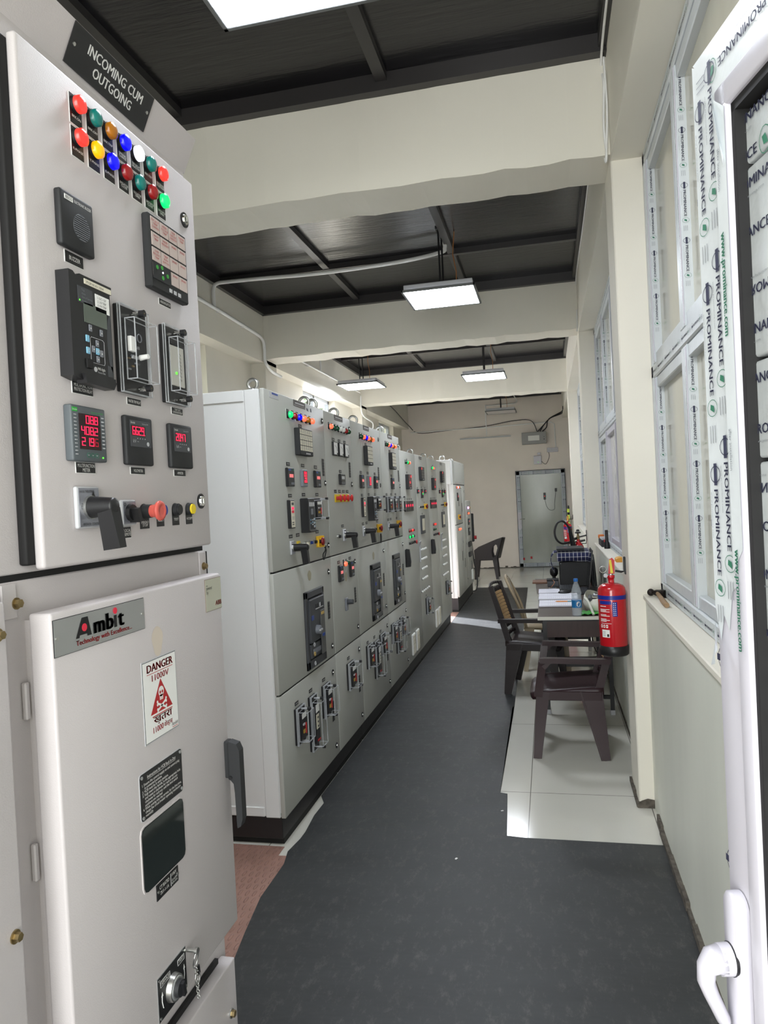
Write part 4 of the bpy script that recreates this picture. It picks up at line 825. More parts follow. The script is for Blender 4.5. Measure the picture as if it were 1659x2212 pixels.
for kk in range(2):
    y0, y1 = (7.12, 7.86) if kk == 0 else (8.50, 9.34); ox = 0 if kk == 0 else 1.50
    t = cabinet('feeder_cabinet', ('lower grey panel with rows of white knobs, between the two panels with white louvres', 'last grey feeder panel before the gap, with rows of white knobs')[kk], 'electrical panel', y0, y1, 2.06, .14, [(y0, y1, .144, 2.057)], grp=G, depth=.6)
    nameplate(t, 7.36+ox, 7.51+ox, 2.02, 2.048); annunciator(t, X, 7.315+ox, .19, 1.938, .137, 4, 4, .028, graytile, {(0, 0): reddim})
    meter(t, X, 7.19+ox, 1.689, .085, .045, 'thin', .012); meter(t, X, 7.42+ox, 1.668, .085, .095, 'thin', .014); meter(t, X, 7.63+ox, 1.69, .085, .045, 'thin', .012)
    b = MB(); b.box(X+.015, X+.017, 7.40+ox, 7.44+ox, 1.655, 1.675, LED['green']); b.build('display', t)
    for i in range(3): chromebtn(t, X, 7.24+.09*i+ox, 1.53, .012)
    yestop(t, X, 7.56+ox, 1.532, .055); tags(t, [(7.19+ox, 1.725), (7.42+ox, 1.73), (7.63+ox, 1.725), (7.56+ox, 1.575), (7.40+ox, 1.46), (7.4+ox, .62)], .035, .014)
    b = MB(); b.box(X, X+.014, 7.27+ox, 7.49+ox, 1.255, 1.445, dgrey, .004); b.box(X+.014, X+.016, 7.31+ox, 7.45+ox, 1.29, 1.41, cream); b.build('breaker_window', t, label='dark framed window with cream circuit breakers')
    for r_ in range(4): knobs(t, [7.20+ox+.085*i for i in range(4)], (1.102, 1.008, .912, .810)[r_])
    knobs(t, [7.14+ox+.10*i for i in range(5)], .69, wht); cover_box(t, X, 7.345+ox, .13, .43, .165, .07, 'relay')
    b = MB(); b.tube(bez([(X+.02, 7.005+ox, 1.19), (X+.035, 7.05+ox, 1.2), (X+.02, 7.08+ox, 1.17), (X+.01, 7.09+ox, 1.14)]), .006, lgrey, 6); b.box(X+.001, X+.014, 7.125+ox-.09*0, 7.14+ox, .985, 1.18, lgrey, .002); b.build('hook_bar', t, label='pale grey hook and bar')
    eyebolt(t, -1.38, y0+.35, 2.06)
# ================================================================== far group behind the gap
G = 'grey panels beyond the gap'
t = cabinet('electrical_cabinet', 'tall grey panel just beyond the gap with pale ribbed side and a bolted top box', 'electrical panel', 10.2, 11.42, 2.13, .2, [(10.19, 11.0, 1.23, 1.79), (10.19, 11.0, .21, 1.22), (11.0, 11.42, .21, 1.79)], side=True, grp=G, depth=.6)
b = MB(); b.box(X-.03, X+.004, 10.2, 11.42, 1.80, 2.13, mccdoor, .004)
for y in (10.3, 10.8, 11.3):
    for z in (1.83, 2.1): b.cyl((X+.004, y, z), (X+.008, y, z), .008, .008, steel, 8)
b.build('top_cover', t)
b = MB(); b.box(-1.86, -1.295, 10.0, 10.2, 1.80, 2.135, mccside, .005); b.build('cable_box', t, label='pale square cable box at the top corner')
b = MB()
for xx in (-1.36, -1.44, -1.56): b.box(xx, xx+.006, 10.18, 10.196, .2, 1.8, mccdoor)
b.build('side_ribs', t)
for i, c in enumerate(('orange', 'violet', 'orange', 'amber_off')): lamp(t, X, 10.35+.09*i, 1.755, c, .015, None, True, deep=.02)
for i in range(3): lamp(t, X, 10.36+.1*i, 1.155, 'orange', .016, None, True, deep=.02)
yestop(t, X, 10.45, 1.33, .07); meter(t, X, 10.42, 1.62, .05, .12, 'thin'); vent(t, X, 10.6, 1.55, .13, .05); vent(t, X, 10.95, 1.46, .13, .05); vent(t, X, 10.75, .75, .14, .05); vent(t, X, 11.05, .62, .14, .05); locks(t, 10.9, (1.76, 1.36, .95)); locks(t, 11.3, (1.7, .9, .35)); eyebolt(t, -1.45, 10.35, 2.13, .035); eyebolt(t, -1.45, 11.3, 2.13, .035)
t = cabinet('electrical_cabinet', 'last and lowest grey panel of the far group, nearest the back wall', 'electrical panel', 11.43, 12.2, 1.555, .2, [(11.43, 12.2, .21, 1.55)], grp=G, depth=.6)
for i, c in enumerate(('violet', 'violet', 'amber_off')): lamp(t, X, 11.6+.12*i, 1.44, c, .018, None, True, deep=.02)
for i in range(2): lamp(t, X, 11.65+.1*i, 1.35, 'orange', .016, None, True, deep=.02)
meter(t, X, 11.75, 1.215, .16, .10, 'pink'); meter(t, X, 11.75, 1.06, .20, .12, 'lcd')
for z in (.86, .70): 
    b = MB(); b.box(X, X+.03, 11.55, 11.85, z-.04, z+.04, blk, .005); b.build('selector_switch', t)
vent(t, X, 11.95, .5, .14, .05); b = MB(); b.box(X, X+.02, 11.85, 12.0, .27, .43, wht, .006); b.build('vent_louvre', t, label='white vent cover'); eyebolt(t, -1.45, 11.6, 1.555, .03)
t = thing('pendant_control_box', 'black push-button pendant hanging on a cable beside the last far panel', 'control box', (-1.31, 12.45, .9), None)
b = MB(); b.box(-1.36, -1.26, 12.4, 12.5, .85, 1.33, blk2, .01); b.build('box', t); b = MB(); b.cyl((-1.26, 12.45, .92), (-1.22, 12.45, .92), .03, .03, redp, 16); b.build('red_button', t); b = MB(); b.tube(bez([(-1.31, 12.45, .85), (-1.28, 12.44, .5), (-1.24, 12.43, .25), (-1.25, 12.3, .05), (-1.35, 12.22, .03)]), .012, blk, 8); b.build('cable', t)
# ================================================================== foreground switchgear cabinet
X = -.80; XF = -.835; XV = -.775
t = thing('switchgear_cabinet', 'big cream switchgear cabinet in the left foreground with dials, relays and a danger plate', 'switchgear cabinet', (-1.2, 1.33, 0))
b = MB(); YL, YR = .965, 1.662
b.box(-1.9, XF, YL, YR, .02, 1.505, fgdoor, .004); b.box(-1.9, XF, YL, YR-.002, 1.512, 2.44, fgdoor, .004)
b.box(-1.9, XF-.002, YL+.004, YR-.006, 1.50, 1.52, rub)
# slanted top fascia
b.add([(XF, YL, 2.43), (-.80, YL, 2.507), (-1.9, YL, 2.507), (-1.9, YL, 2.43), (XF, YR, 2.43), (-.80, YR, 2.507), (-1.9, YR, 2.507), (-1.9, YR, 2.43)], [(0, 1, 2, 3), (4, 7, 6, 5), (0, 4, 5, 1), (1, 5, 6, 2), (2, 6, 7, 3), (3, 7, 4, 0)], fgdoor)
b.box(XF, XF+.004, YL+.004, YL+.036, 1.445, 1.500, fgdoor, .001); b.box(XF, XF+.004, YR-.036, YR-.002, 1.445, 1.500, fgdoor, .001)
b.box(XF-.05, XF+.003, YR-.004, YR+.006, .55, 1.50, rub)
b.build('cabinet_body', t)
for y, z in ((.999, 1.468), (1.645, 1.465)):
    q = MB(); q.cyl((XF+.003, y, z), (XF+.006, y, z), .0095, .0095, brass, 20); q.cyl((XF+.006, y, z), (XF+.013, y, z), .0075, .0072, brass, 6, smooth=False); q.build('hex_bolt', t)
g = MB(); g.box(XF, X-.018, 1.014, 1.626, 1.526, 2.380, rub, .004, 2); g.build('door_gasket', t)
b = MB(); b.box(X-.019, X, 1.030, 1.632, 1.518, 2.388, fgdoor, .006, 3); dr = b.build('control_door', t)
# name sign on the fascia
def F(y, s, e=.0):   # s 0..1 up the fascia, e offset outwards
    z0_, z1_, xa, xb = 2.43, 2.507, XF, -.80; n_ = V((z1_-z0_, 0, -(xb-xa))).normalized()
    q = V((xa+(xb-xa)*s, y, z0_+(z1_-z0_)*s))+n_*e; return (q.x, q.y, q.z)
b = MB(); y0, y1, s0, s1 = 1.196, 1.467, .10, .98
b.add([F(y0, s0, .001), F(y1, s0, .001), F(y1, s1, .001), F(y0, s1, .001), F(y0, s0, .003), F(y1, s0, .003), F(y1, s1, .003), F(y0, s1, .003)], [(0, 1, 2, 3), (4, 5, 6, 7), (0, 1, 5, 4), (1, 2, 6, 5), (2, 3, 7, 6), (3, 0, 4, 7)], blk)
uz = (V(F(0, 1))-V(F(0, 0))).normalized()
b.text('INCOMING CUM', F(1.337, .60, .0035), YX, uz, .0185, wht, 1, w=.185); b.text('OUTGOING', F(1.337, .27, .0035), YX, uz, .0185, wht, 1, w=.130)
for yy in (1.207, 1.456): b.cyl(F(yy, .55, .003), F(yy, .55, .005), .0035, .0035, steel, 10)
b.build('name_sign', t, label='black sign with white INCOMING CUM OUTGOING lettering')
# indicator lamps
U = [('red', ['BRK.ON']), ('teal_off', ['BRK.OFF']), ('amber_off', ['BRK.TRIP']), ('blue', ['SPRING', 'CHARGE']), ('clear', ['TRIP CIRCUIT', 'HEALTHY']), ('teal_off', ['BRK.TEST']), ('red', ['BRK.SERVICE', 'POSITION'])]
Lw = [('red', ['R-PHASE']), ('yellow', ['Y-PHASE']), ('blue', ['B-PHASE']), ('red_off', ['ISOLATOR', 'CLOSE']), ('teal_off', ['ISOLATOR', 'OPEN']), ('red_off', ['EARTH SWITCH', 'CLOSE']), ('green', ['EARTH SWITCH', 'OPEN'])]
for i, (c, s_) in enumerate(U): lamp(t, X, 1.180+.0487*i, 2.342, c, .0142, s_, deep=.014)
for i, (c, s_) in enumerate(Lw): lamp(t, X, 1.180+.0487*i, 2.283, c, .0142, s_, deep=.014)
# buzzer
b = MB(); b.box(X, X+.014, 1.104, 1.197, 2.068, 2.165, blk2, .004, 2); b.box(X+.014, X+.0148, 1.115, 1.138, 2.149, 2.157, wht); b.text('BEECO', (X+.0152, 1.117, 2.1505), YX, ZX, .005, blk, 0, w=.018); b.text('ELECTRONIC BUZZER', (X+.015, 1.141, 2.1505), YX, ZX, .005, wht, 0, w=.048)
for i in range(12):
    zz = 2.112-.021+.0038*i; hw = math.sqrt(max(0, .0225**2-(zz-2.112)**2)); b.box(X+.014, X+.0152, 1.160-hw, 1.160+hw, zz-.0007, zz+.0007, mgrey)
b.ring((X+.014, 1.160, 2.112), .0232, .0008, dgrey); b.build('buzzer', t); 
def T(y, z, w, h, lines, s=.0075, nm='function_label'):
    q = MB(); tplate(q, X, y, z, w, h, lines, s); q.build(nm, t)
T(1.152, 2.056, .050, .020, ['BUZZER'])
# annunciator
annunciator(t, X, 1.386, .16, 2.228, .156, 4, 4, .018, mat('annunciator_tile', (196, 180, 174), .5))
b = MB()
words = {(0, 0): ['EVC & E/F', 'TRIP', 'CONTROL'], (1, 0): ['UNDER', 'VOLTAGE', 'TRIP'], (2, 0): ['TRIP', 'CIRCUIT', 'UNHEALTHY'], (3, 0): ['MASTER', 'TRIP'], (0, 1): ['UV/OV', 'TRIP'], (1, 1): ['UNDER', 'FREQUENCY'], (2, 1): ['SPARE'], (3, 1): ['SPARE'], (0, 2): ['OVER', 'FREQUENCY', 'TRIP'], (1, 2): ['TRIP', 'PUSH', 'BUTTON'], (2, 2): ['SPARE'], (3, 2): ['SPARE'], (2, 3): ['SPARE'], (3, 3): ['SPARE']}
for (i, j), ls in words.items():
    for k_, s_ in enumerate(ls): b.text(s_, (X+.0195, 1.391+.0375*(i+.5), 2.223-.0318*j-.0105-.0068*k_), YX, ZX, .0045, redp, 1, w=min(.030, .0042*len(s_)))
b.box(X+.019, X+.0196, 1.391, 1.465, 2.092, 2.1265, blk2)
for y, z in ((1.408, 2.118), (1.428, 2.122), (1.430, 2.101), (1.450, 2.110)): b.cyl((X+.0196, y, z), (X+.0205, y, z), .0045, .0045, mat('green_key', (60, 150, 60), .5), 12)
b.cyl((X+.0196, 1.430, 2.112), (X+.021, 1.430, 2.112), .0022, .0022, LED['clear'], 8); b.build('annunciator_keypad', t)
T(1.466, 2.058, .048, .012, ['ANNUNCIATOR'], .006)
# protection relay
y0, y1, z0, z1, p = 1.098, 1.216, 1.842, 2.018, .026
b = MB(); b.prism([(y0, z0), (y0+.05, z0-.008), (y1, z0-.004), (y1+.006, z0+.004), (y1+.006, z0+.010), (y1, z0+.010), (y1, z1-.012), (y1+.006, z1-.010), (y1+.006, z1+.004), (y0+.03, z1+.004), (y0+.022, z1-.003), (y0+.012, z1+.004), (y0, z1+.004)], (X, 0, 0), YX, ZX, (1, 0, 0), p, blk)
b.prism([(y0+.028, z0-.010), (y1-.01, z0-.012), (y1, z0+.002), (y0+.022, z0+.006)], (X+.012, 0, 0), YX, ZX, (1, 0, 0), .020, blk)
b.box(X+p, X+p+.001, y0+.042, y1+.004, z1-.010, z1-.001, cream); b.text('P12F-N A1 1004', (X+p+.0013, y0+.048, z1-.008), YX, ZX, .004, ink, 0, w=.05)
o = b.build('protection_relay', t, label='black protection relay with a screen and blue and grey keys')
e = X+p; q = MB()
q.prism([(y1-.003, z0+.02)]+[(y1-.003-.012*sin(pi*k_/8)**.5*(1 if k_ else 1), z0+.02+.11*k_/8) for k_ in range(1, 8)]+[(y1-.003, z0+.13)], (e, 0, 0), YX, ZX, (1, 0, 0), .0006, dgrey)
q.box(e, e+.0008, y0+.022, y0+.064, z1-.046, z1-.018, dgrey); q.box(e, e+.0008, y0+.072, y1-.004, z1-.050, z1-.020, wht)
for k_, s_ in enumerate(('Trip', 'Alarm', 'Out of Service', 'Healthy')): q.text(s_, (e+.001, y0+.032, z1-.025-.0062*k_), YX, ZX, .0038, mgrey, 0, w=.004*len(s_)*.55)
for k_, s_ in enumerate(('1. O/C + E/F', '2. U/V TRIP', '3. O/V TRIP', '4. O/F + U/F')): q.text(s_, (e+.001, y0+.078, z1-.028-.0066*k_), YX, ZX, .0042, ink, 0, w=.026)
q.cyl((e, y0+.026, z1-.0425), (e+.001, y0+.026, z1-.0425), .0016, .0016, ledg, 8)
q.box(e, e+.0008, y0+.037, y1-.014, z0+.098, z0+.133, lcd)
kb_ = mat('pale_blue_key', (130, 186, 214), .4)
for yy, zz, m, w, s_ in ((.052, .090, mgrey, .009, ''), (.084, .0875, mgrey, .009, ''), (.042, .070, kb_, .010, ''), (.042, .049, kb_, .010, 'C'), (.070, .066, mgrey, .009, ''), (.058, .054, mgrey, .009, ''), (.070, .052, kb_, .010, 'OK'), (.082, .050, mgrey, .009, ''), (.070, .038, mgrey, .009, '')):
    q.box(e, e+.002, y0+yy-w/2, y0+yy+w/2, z0+zz-.006, z0+zz+.006, m, .001)
    if s_: q.text(s_, (e+.0022, y0+yy, z0+zz-.0025), YX, ZX, .0055, wht, 1)
    elif m is mgrey: q.add([(e+.0022, y0+yy-.0018, z0+zz-.0015), (e+.0022, y0+yy+.0018, z0+zz-.0015), (e+.0022, y0+yy, z0+zz+.0018)], [(0, 1, 2)], wht)
q.tube([(e+.0008, y0+a, z0+c) for a, c in ((.051, .030), (.089, .030), (.091, .034), (.091, .072), (.087, .075), (.053, .075), (.050, .071), (.050, .034))], .0004, lgrey, 4, True)
q.box(e, e+.003, y0+.036, y0+.052, z0+.018, z0+.034, rub); q.cyl((e, y0+.062, z0+.019), (e+.0008, y0+.062, z0+.019), .0045, .0045, lgrey, 14); q.text('P40 Agile', (e+.001, y0+.068, z0+.019), YX, ZX, .005, wht, 0, w=.022); q.text('Protection Relay', (e+.001, y0+.068, z0+.0135), YX, ZX, .003, lgrey, 0, w=.022)
q.box(e, e+.0006, y1-.018, y1-.003, z0+.012, z0+.032, dgrey); q.build('keypad', o)
T(1.156, 1.829, .058, .022, ['MULTIFUNCTION', 'PROTECTION RELAY'], .006)
# two relays under clear covers
def fgrelay(y0, y1, z0, z1, kind, lb):
    b = MB(); b.box(X, X+.010, y0, y1, z0, z1, blk, .002); b.box(X+.010, X+.0115, y0+.018, y1-.008, z0+.035, z1-.035, blk2)
    if kind == 0:
        b.box(X+.0115, X+.020, y0+.028, y0+.046, z0+.082, z0+.112, wht, .001); b.box(X+.0115, X+.016, y0+.040, y0+.060, z0+.070, z0+.076, lgrey); b.cyl((X+.0115, y0+.072, z0+.076), (X+.030, y0+.072, z0+.078), .006, .005, wht, 12)
        b.ring((X+.013, y0+.070, z0+.115), .008, .0012, mgrey); b.text('ABB', (X+.012, y0+.056, z0+.092), YX, ZX, .006, lgrey, 0); b.text('RESET', (X+.012, y0+.056, z0+.060), YX, ZX, .004, mgrey, 0)
        for k_ in range(5): b.box(X+.0115, X+.014, y0+.026+.012*(k_ % 3), y0+.034+.012*(k_ % 3), z0+.046+.007*k_, z0+.049+.007*k_, (mgrey, brass)[k_ % 2])
    else:
        b.box(X+.0115, X+.014, y0+.024, y1-.016, z0+.040, z0+.128, mat('relay_paper', (206, 204, 196), .6), .002); b.cyl((X+.014, y0+.044, z0+.068), (X+.016, y0+.044, z0+.068), .0028, .0028, ledg, 10)
        for k_ in range(8): b.tube([(X+.0145, y0+.064+.003*sin(j_), z0+.052+.008*k_+.0014*j_) for j_ in range(5)], .0004, dgrey, 3)
        b.box(X+.0115, X+.0145, y0+.024, y0+.036, z0+.130, z0+.145, blk)
    o = b.build('protection_relay', t, label=lb); c = MB()
    c.box(X+.010, X+.016, y0-.001, y1+.001, z0-.001, z1+.001, clear, .002); c.edges(X+.010, X+.017, y0, y1, z0, z1, .0018, clearedge)
    ya, yb_, za, zb_ = y0+.018, y1-.002, z0+.026, z1-.026; c.box(X+.016, X+.036, ya, yb_, za, zb_, clear, .003)
    c.edges(X+.014, X+.0365, ya, yb_, za, zb_, .0018, clearedge)
    c.build('clear_cover', o)
    for yy, zz in ((y0+(y1-y0)*.50, z1-.012), (y0+(y1-y0)*.62, z0+.012)):
        k_ = MB(); k_.cyl((X+.012, yy, zz), (X+.028, yy, zz), .005, .005, chrome, 14); k_.cyl((X+.028, yy, zz), (X+.038, yy, zz), .0072, .0072, blk, 18); k_.cyl((X+.038, yy, zz), (X+.0385, yy, zz), .0012, .0012, brass, 8); k_.build('cover_screw', o)
fgrelay(1.263, 1.366, 1.838, 2.008, 0, 'black master trip relay under a clear cover'); fgrelay(1.432, 1.530, 1.838, 2.006, 1, 'trip circuit relay with a paper face and green light under a clear cover')
T(1.321, 1.825, .048, .013, ['MASTER TRIP RELAY'], .0055); T(1.495, 1.825, .048, .014, ['TRIP CKT.', 'SUPERVISION RELAY'], .0045)
# meters
y0, z0, p = 1.098, 1.697, .0165
b = MB(); b.box(X, X+p, y0, y0+.098, z0, z0+.097, mat('meter_bezel_grey', (84, 90, 94), .5), .003, 2); e = X+p; b.box(e, e+.0005, y0+.002, y0+.016, z0+.085, z0+.092, mat('bright_green_badge', (40, 170, 60), .5)); b.text('Schneider', (e+.0007, y0+.0025, z0+.087), YX, ZX, .003, wht, 0, w=.013)
b.text('EasyLogic PM2200', (e+.0006, y0+.056, z0+.086), YX, ZX, .003, MATS['bright_green_badge'], 0, w=.034)
for k_ in range(12): b.box(e, e+.0005, y0+.006, y0+.0125, z0+.079-.0062*k_, z0+.0805-.0062*k_, lgrey); 
for k_ in range(9): b.box(e, e+.0005, y0+.085, y0+.092, z0+.079-.0068*k_, z0+.081-.0068*k_, lgrey)
for k_ in range(3): b.ring((e+.0004, y0+.042+.012*k_, z0+.011), .0042, .0004, greenp, seg=14); b.tube([(e+.0006, y0+.040+.012*k_, z0+.0118), (e+.0006, y0+.042+.012*k_, z0+.010), (e+.0006, y0+.044+.012*k_, z0+.0118)], .0004, lgrey, 4)
b.cyl((e, y0+.084, z0+.008), (e+.001, y0+.084, z0+.008), .0015, .0015, ledg, 8)
o = b.build('multifunction_meter', t, label='grey meter with three rows of red digits'); q = MB(); q.box(e, e+.0008, y0+.019, y0+.080, z0+.021, z0+.083, dispb); o2 = q
for k_, (s_, off) in enumerate((('08.8', .014), ('408.2', 0), ('21.9', 0))): q.seg7(s_, (e+.001, y0+.024+off, z0+.066-.0195*k_), YX, ZX, .0145, segred, .0095)
q.seg7('6', (e+.001, y0+.024+.0124*3, z0+.027), YX, ZX, .0145, segdim, .0095); q.build('digit_display', o)
T(1.152, 1.687, .054, .018, ['MULTIFUNCTION', 'METER'], .0062)
for y0, s_, u, nm, tg in ((1.270, '6629.', 'kV', 'voltmeter', 'VOLTMETER'), (1.441, '20.47', 'kA', 'ammeter', 'AMMETER')):
    b = MB(); p = .012; b.box(X, X+p, y0, y0+.097, z0, z0+.097, blk2, .004, 2); e = X+p; b.box(e, e+.0012, y0+.012, y0+.086, z0+.036, z0+.088, dgrey, .001)
    e += .0012; b.text('Schneider', (e+.0003, y0+.014, z0+.0815), YX, ZX, .004, wht, 0, w=.016); b.text('EasyLogic DM', (e+.0003, y0+.055, z0+.082), YX, ZX, .0025, lgrey, 0, w=.022)
    b.text(u+' ~', (e+.0003, y0+.020, z0+.044), YX, ZX, .007, lgrey, 0, w=.020); b.cyl((e, y0+.074, z0+.0435), (e+.0006, y0+.074, z0+.0435), .0042, .0042, lgrey, 14)
    for k_ in range(4): b.box(e, e+.0004, y0+.036+.009*k_, y0+.0375+.009*k_, z0+.052, z0+.054, lgrey)
    o = b.build(nm, t, label='black square meter with red digits'); q = MB(); q.box(e, e+.0003, y0+.016, y0+.066, z0+.058, z0+.078, dispb); q.seg7(s_, (e+.0005, y0+.019, z0+.0595), YX, ZX, .0165, segred, .0085); q.build('digit_display', o)
T(1.321, 1.687, .050, .013, [ 'VOLTMETER'], .0055); T(1.492, 1.687, .050, .013, ['AMMETER'], .0055)
# switches
b = MB(); y, z, w, h = 1.144, 1.6165, .066, .074
b.box(X, X+.009, y-w/2, y+w/2, z-h/2, z+h/2, lgrey, .004, 3); b.box(X+.009, X+.010, y-w/2+.004, y+w/2-.004, z-h/2+.003, z+h/2-.003, silver, .001)
b.text('NEUTRAL', (X+.0105, y-.010, z+.026), YX, ZX, .0048, ink, 0, w=.026); b.text('HAYCEE', (X+.0105, y-.027, z+.0262), YX, ZX, .003, ink, 0, w=.014); b.text('BREAKER  CONTROL', (X+.0105, y-.020, z-.032), YX, ZX, .0048, ink, 0, w=.050); b.text('TRIP', (X+.0105, y-.024, z+.008), (0, 0, -1), YX, .0045, ink, 0)
b.add([(X+.0105, y+.006, z+.018), (X+.0105, y+.018, z+.018), (X+.0105, y+.012, z+.029)], [(0, 1, 2)], ink); o = b.build('breaker_control_switch', t); q = MB()
q.cyl((X+.010, y, z), (X+.016, y, z), .0205, .0205, steel, 24); q.cyl((X+.015, y, z), (X+.058, y, z), .0195, .0150, blk, 28); q.lathe((X+.058, y, z), [(.015, 0), (.0142, .002), (.010, .0045), (0, .006)], blk, 28, 'x')
q.bar((X+.047, y, z-.004), (X+.054, y+.003, z-.075), (1, 0, 0), .028, .028, .033, .020, blk); q.build('pistol_grip', o, label='black pistol-grip handle')
b = MB(); y = 1.270; b.box(X, X+.009, y-.025, y+.025, 1.579, 1.629, lgrey, .004, 3); b.box(X+.009, X+.010, y-.021, y+.021, 1.582, 1.626, silver); b.text('1', (X+.0105, y+.000, 1.618), YX, ZX, .005, ink, 1); b.text('2', (X+.0105, y-.017, 1.600), YX, ZX, .005, ink, 1); b.ring((X+.0105, y-.016, 1.620), .003, .0004, ink, seg=12)
o = b.build('selector_switch', t); q = MB(); q.cyl((X+.010, y, 1.604), (X+.018, y, 1.604), .0165, .0155, blk, 24); q.bar((X+.018, y-.004, 1.612), (X+.018, y+.004, 1.586), (1, 0, 0), .028, .010, .028, .010, blk); q.build('knob', o)
T(1.268, 1.566, .031, .021, ['1.LOCAL', '2.REMOTE'], .006)
def ltag(b, y, lines, r=.0135, zc=1.604):
    b.prism([(y-r*1.15, zc-.034), (y+r*1.15, zc-.034), (y+r*1.15, zc)]+[(y+r*1.15*cos(a_), zc+r*1.15*sin(a_)) for a_ in [pi*k_/10 for k_ in range(1, 10)]]+[(y-r*1.15, zc)], (X, 0, 0), YX, ZX, (1, 0, 0), .0014, blk)
    for i, s_ in enumerate(lines): b.text(s_, (X+.002, y, zc-.0235-.006*i), YX, ZX, .0052, wht, 1, w=min(.028, .0048*len(s_)))
b = MB(); ltag(b, 1.336, ['EMERGENCY', 'STOP'], .0145); b.cyl((X, 1.336, 1.605), (X+.018, 1.336, 1.605), .0145, .0135, blk2, 24); b.cyl((X+.018, 1.336, 1.605), (X+.030, 1.336, 1.605), .0125, .0135, mat('coral_mushroom', (206, 92, 82), .4), 24)
o = b.build('emergency_stop', t, label='coral red mushroom emergency stop'); q = MB(); q.lathe((X+.030, 1.336, 1.605), [(.0135, 0), (.0195, .004), (.0205, .007), (.019, .010), (.012, .0115), (.0115, .0108), (.006, .0112), (0, .011)], MATS['coral_mushroom'], 32, 'x'); q.build('mushroom_head', o)
for y, m, s_ in ((1.398, mat('blue_button', (20, 60, 150), .4), 'RESET'), (1.463, blk, 'TEST'), (1.524, mat('yellow_button', (228, 200, 40), .4), 'ACCEPT')):
    b = MB(); ltag(b, y, [s_], .0125, 1.606); b.cyl((X, y, 1.606), (X+.010, y, 1.606), .0135, .013, blk2, 24); b.cyl((X+.010, y, 1.606), (X+.0135, y, 1.606), .0115, .011, m, 24); b.build('push_button', t)
lock(t, X, 1.578, 2.281, .0175); lock(t, X, 1.586, 1.6235, .0175)
# breaker compartment door
def Lc(y, z): return y*.969, 1.6+(z-1.6)*.969
X = XV; Z0, Z1 = .612, 1.450
b = MB(); b.box(X-.042, X, 1.006, 1.616, Z0, Z1, fgdoor, .005, 3); d_ = b.build('breaker_door', t)
g = MB(); g.box(XF, X-.042, 1.02, 1.60, Z0+.01, Z1-.012, fgdoor); g.build('door_return', t)
for z in (1.05, 1.31):
    q = MB(); q.box(XF+.001, XF+.010, 1.002, 1.012, z-.03, z+.03, fgdoor, .002); q.build('hinge', t)
b = MB(); y0, z0 = Lc(1.0405, 1.371); y1, z1 = Lc(1.315, 1.433); b.box(X, X+.0012, y0, y1, z0, z1, ink); b.box(X+.0012, X+.0018, y0+.0008, y1-.0008, z0+.0008, z1-.0008, alu)
e = X+.0024; ax, az = y0+.054, z0+.0205
b.add([(e, ax+a_, az+c_) for a_, c_ in ((0, 0), (.009, 0), (.0105, .004), (.030, .004), (.031, 0), (.043, 0), (.034, .0325), (.018, .0325))], [(0, 1, 2, 3, 4, 5, 6, 7)], ink)
b.cyl((e, ax+.0235, az+.0155), (e+.0006, ax+.0235, az+.0155), .0066, .0066, mat('logo_red', (222, 46, 70), .5), 20)
for s_, yy, w_ in (('m', .048, .033), ('b', .084, .0235), ('l', .110, .0075), ('t', .121, .019)):
    vs, fs, a_, c_ = textgeo(s_ if s_ != 'l' else 'l'); hh = .0225 if s_ in 'm' else .0325
    for dx in (0, .0022, .0044):
        if s_ == 'l': continue
        b.text(s_, (e, ax+yy+dx, az), YX, ZX, .0295 if s_ != 't' else .030, ink, 0, w=w_-.0044)
b.box(e-.0005, e, ax+.110, ax+.1185, az, az+.0215, ink); b.cyl((e, ax+.1142, az+.0295), (e+.0006, ax+.1142, az+.0295), .0058, .0058, MATS['logo_red'], 18)
b.text('Technology with Excellence...', (e, ax+.000, z0+.0085), YX, ZX, .0085, redp, 0, w=.165)
for yy in (y0+.007, y1-.008): b.cyl((X+.0018, yy, (z0+z1)/2), (X+.0032, yy, (z0+z1)/2), .0032, .0032, steel, 12)
b.build('maker_plate', t, label='brushed plate reading Ambit with a red dot')
b = MB(); y0, z0 = Lc(1.583, 1.36); y1, z1 = Lc(1.6665, 1.437); b.box(X, X+.001, y0, y1, z0, z1, mat('plate_edge', (120, 104, 90), .6)); b.box(X+.001, X+.0014, y0+.001, y1-.001, z0+.001, z1-.001, mat('olive_grey_plate', (178, 178, 162), .5)); b.text('powered', (X+.0018, y0+.005, z1-.024), YX, ZX, .0075, ink, 0, w=.027); b.text('by', (X+.0018, y0+.005, z1-.034), YX, ZX, .0075, ink, 0); b.box(X+.0014, X+.0018, y0+.005, y0+.012, z1-.0155, z1-.0145, ink); b.text('ABB', (X+.0018, y1-.004, z0+.010), YX, ZX, .011, redp, 2, w=.030); b.text('ABB', (X+.0018, y1-.0034, z0+.010), YX, ZX, .011, redp, 2, w=.030); b.build('powered_by_sticker', t, label='small olive sticker reading powered by ABB')
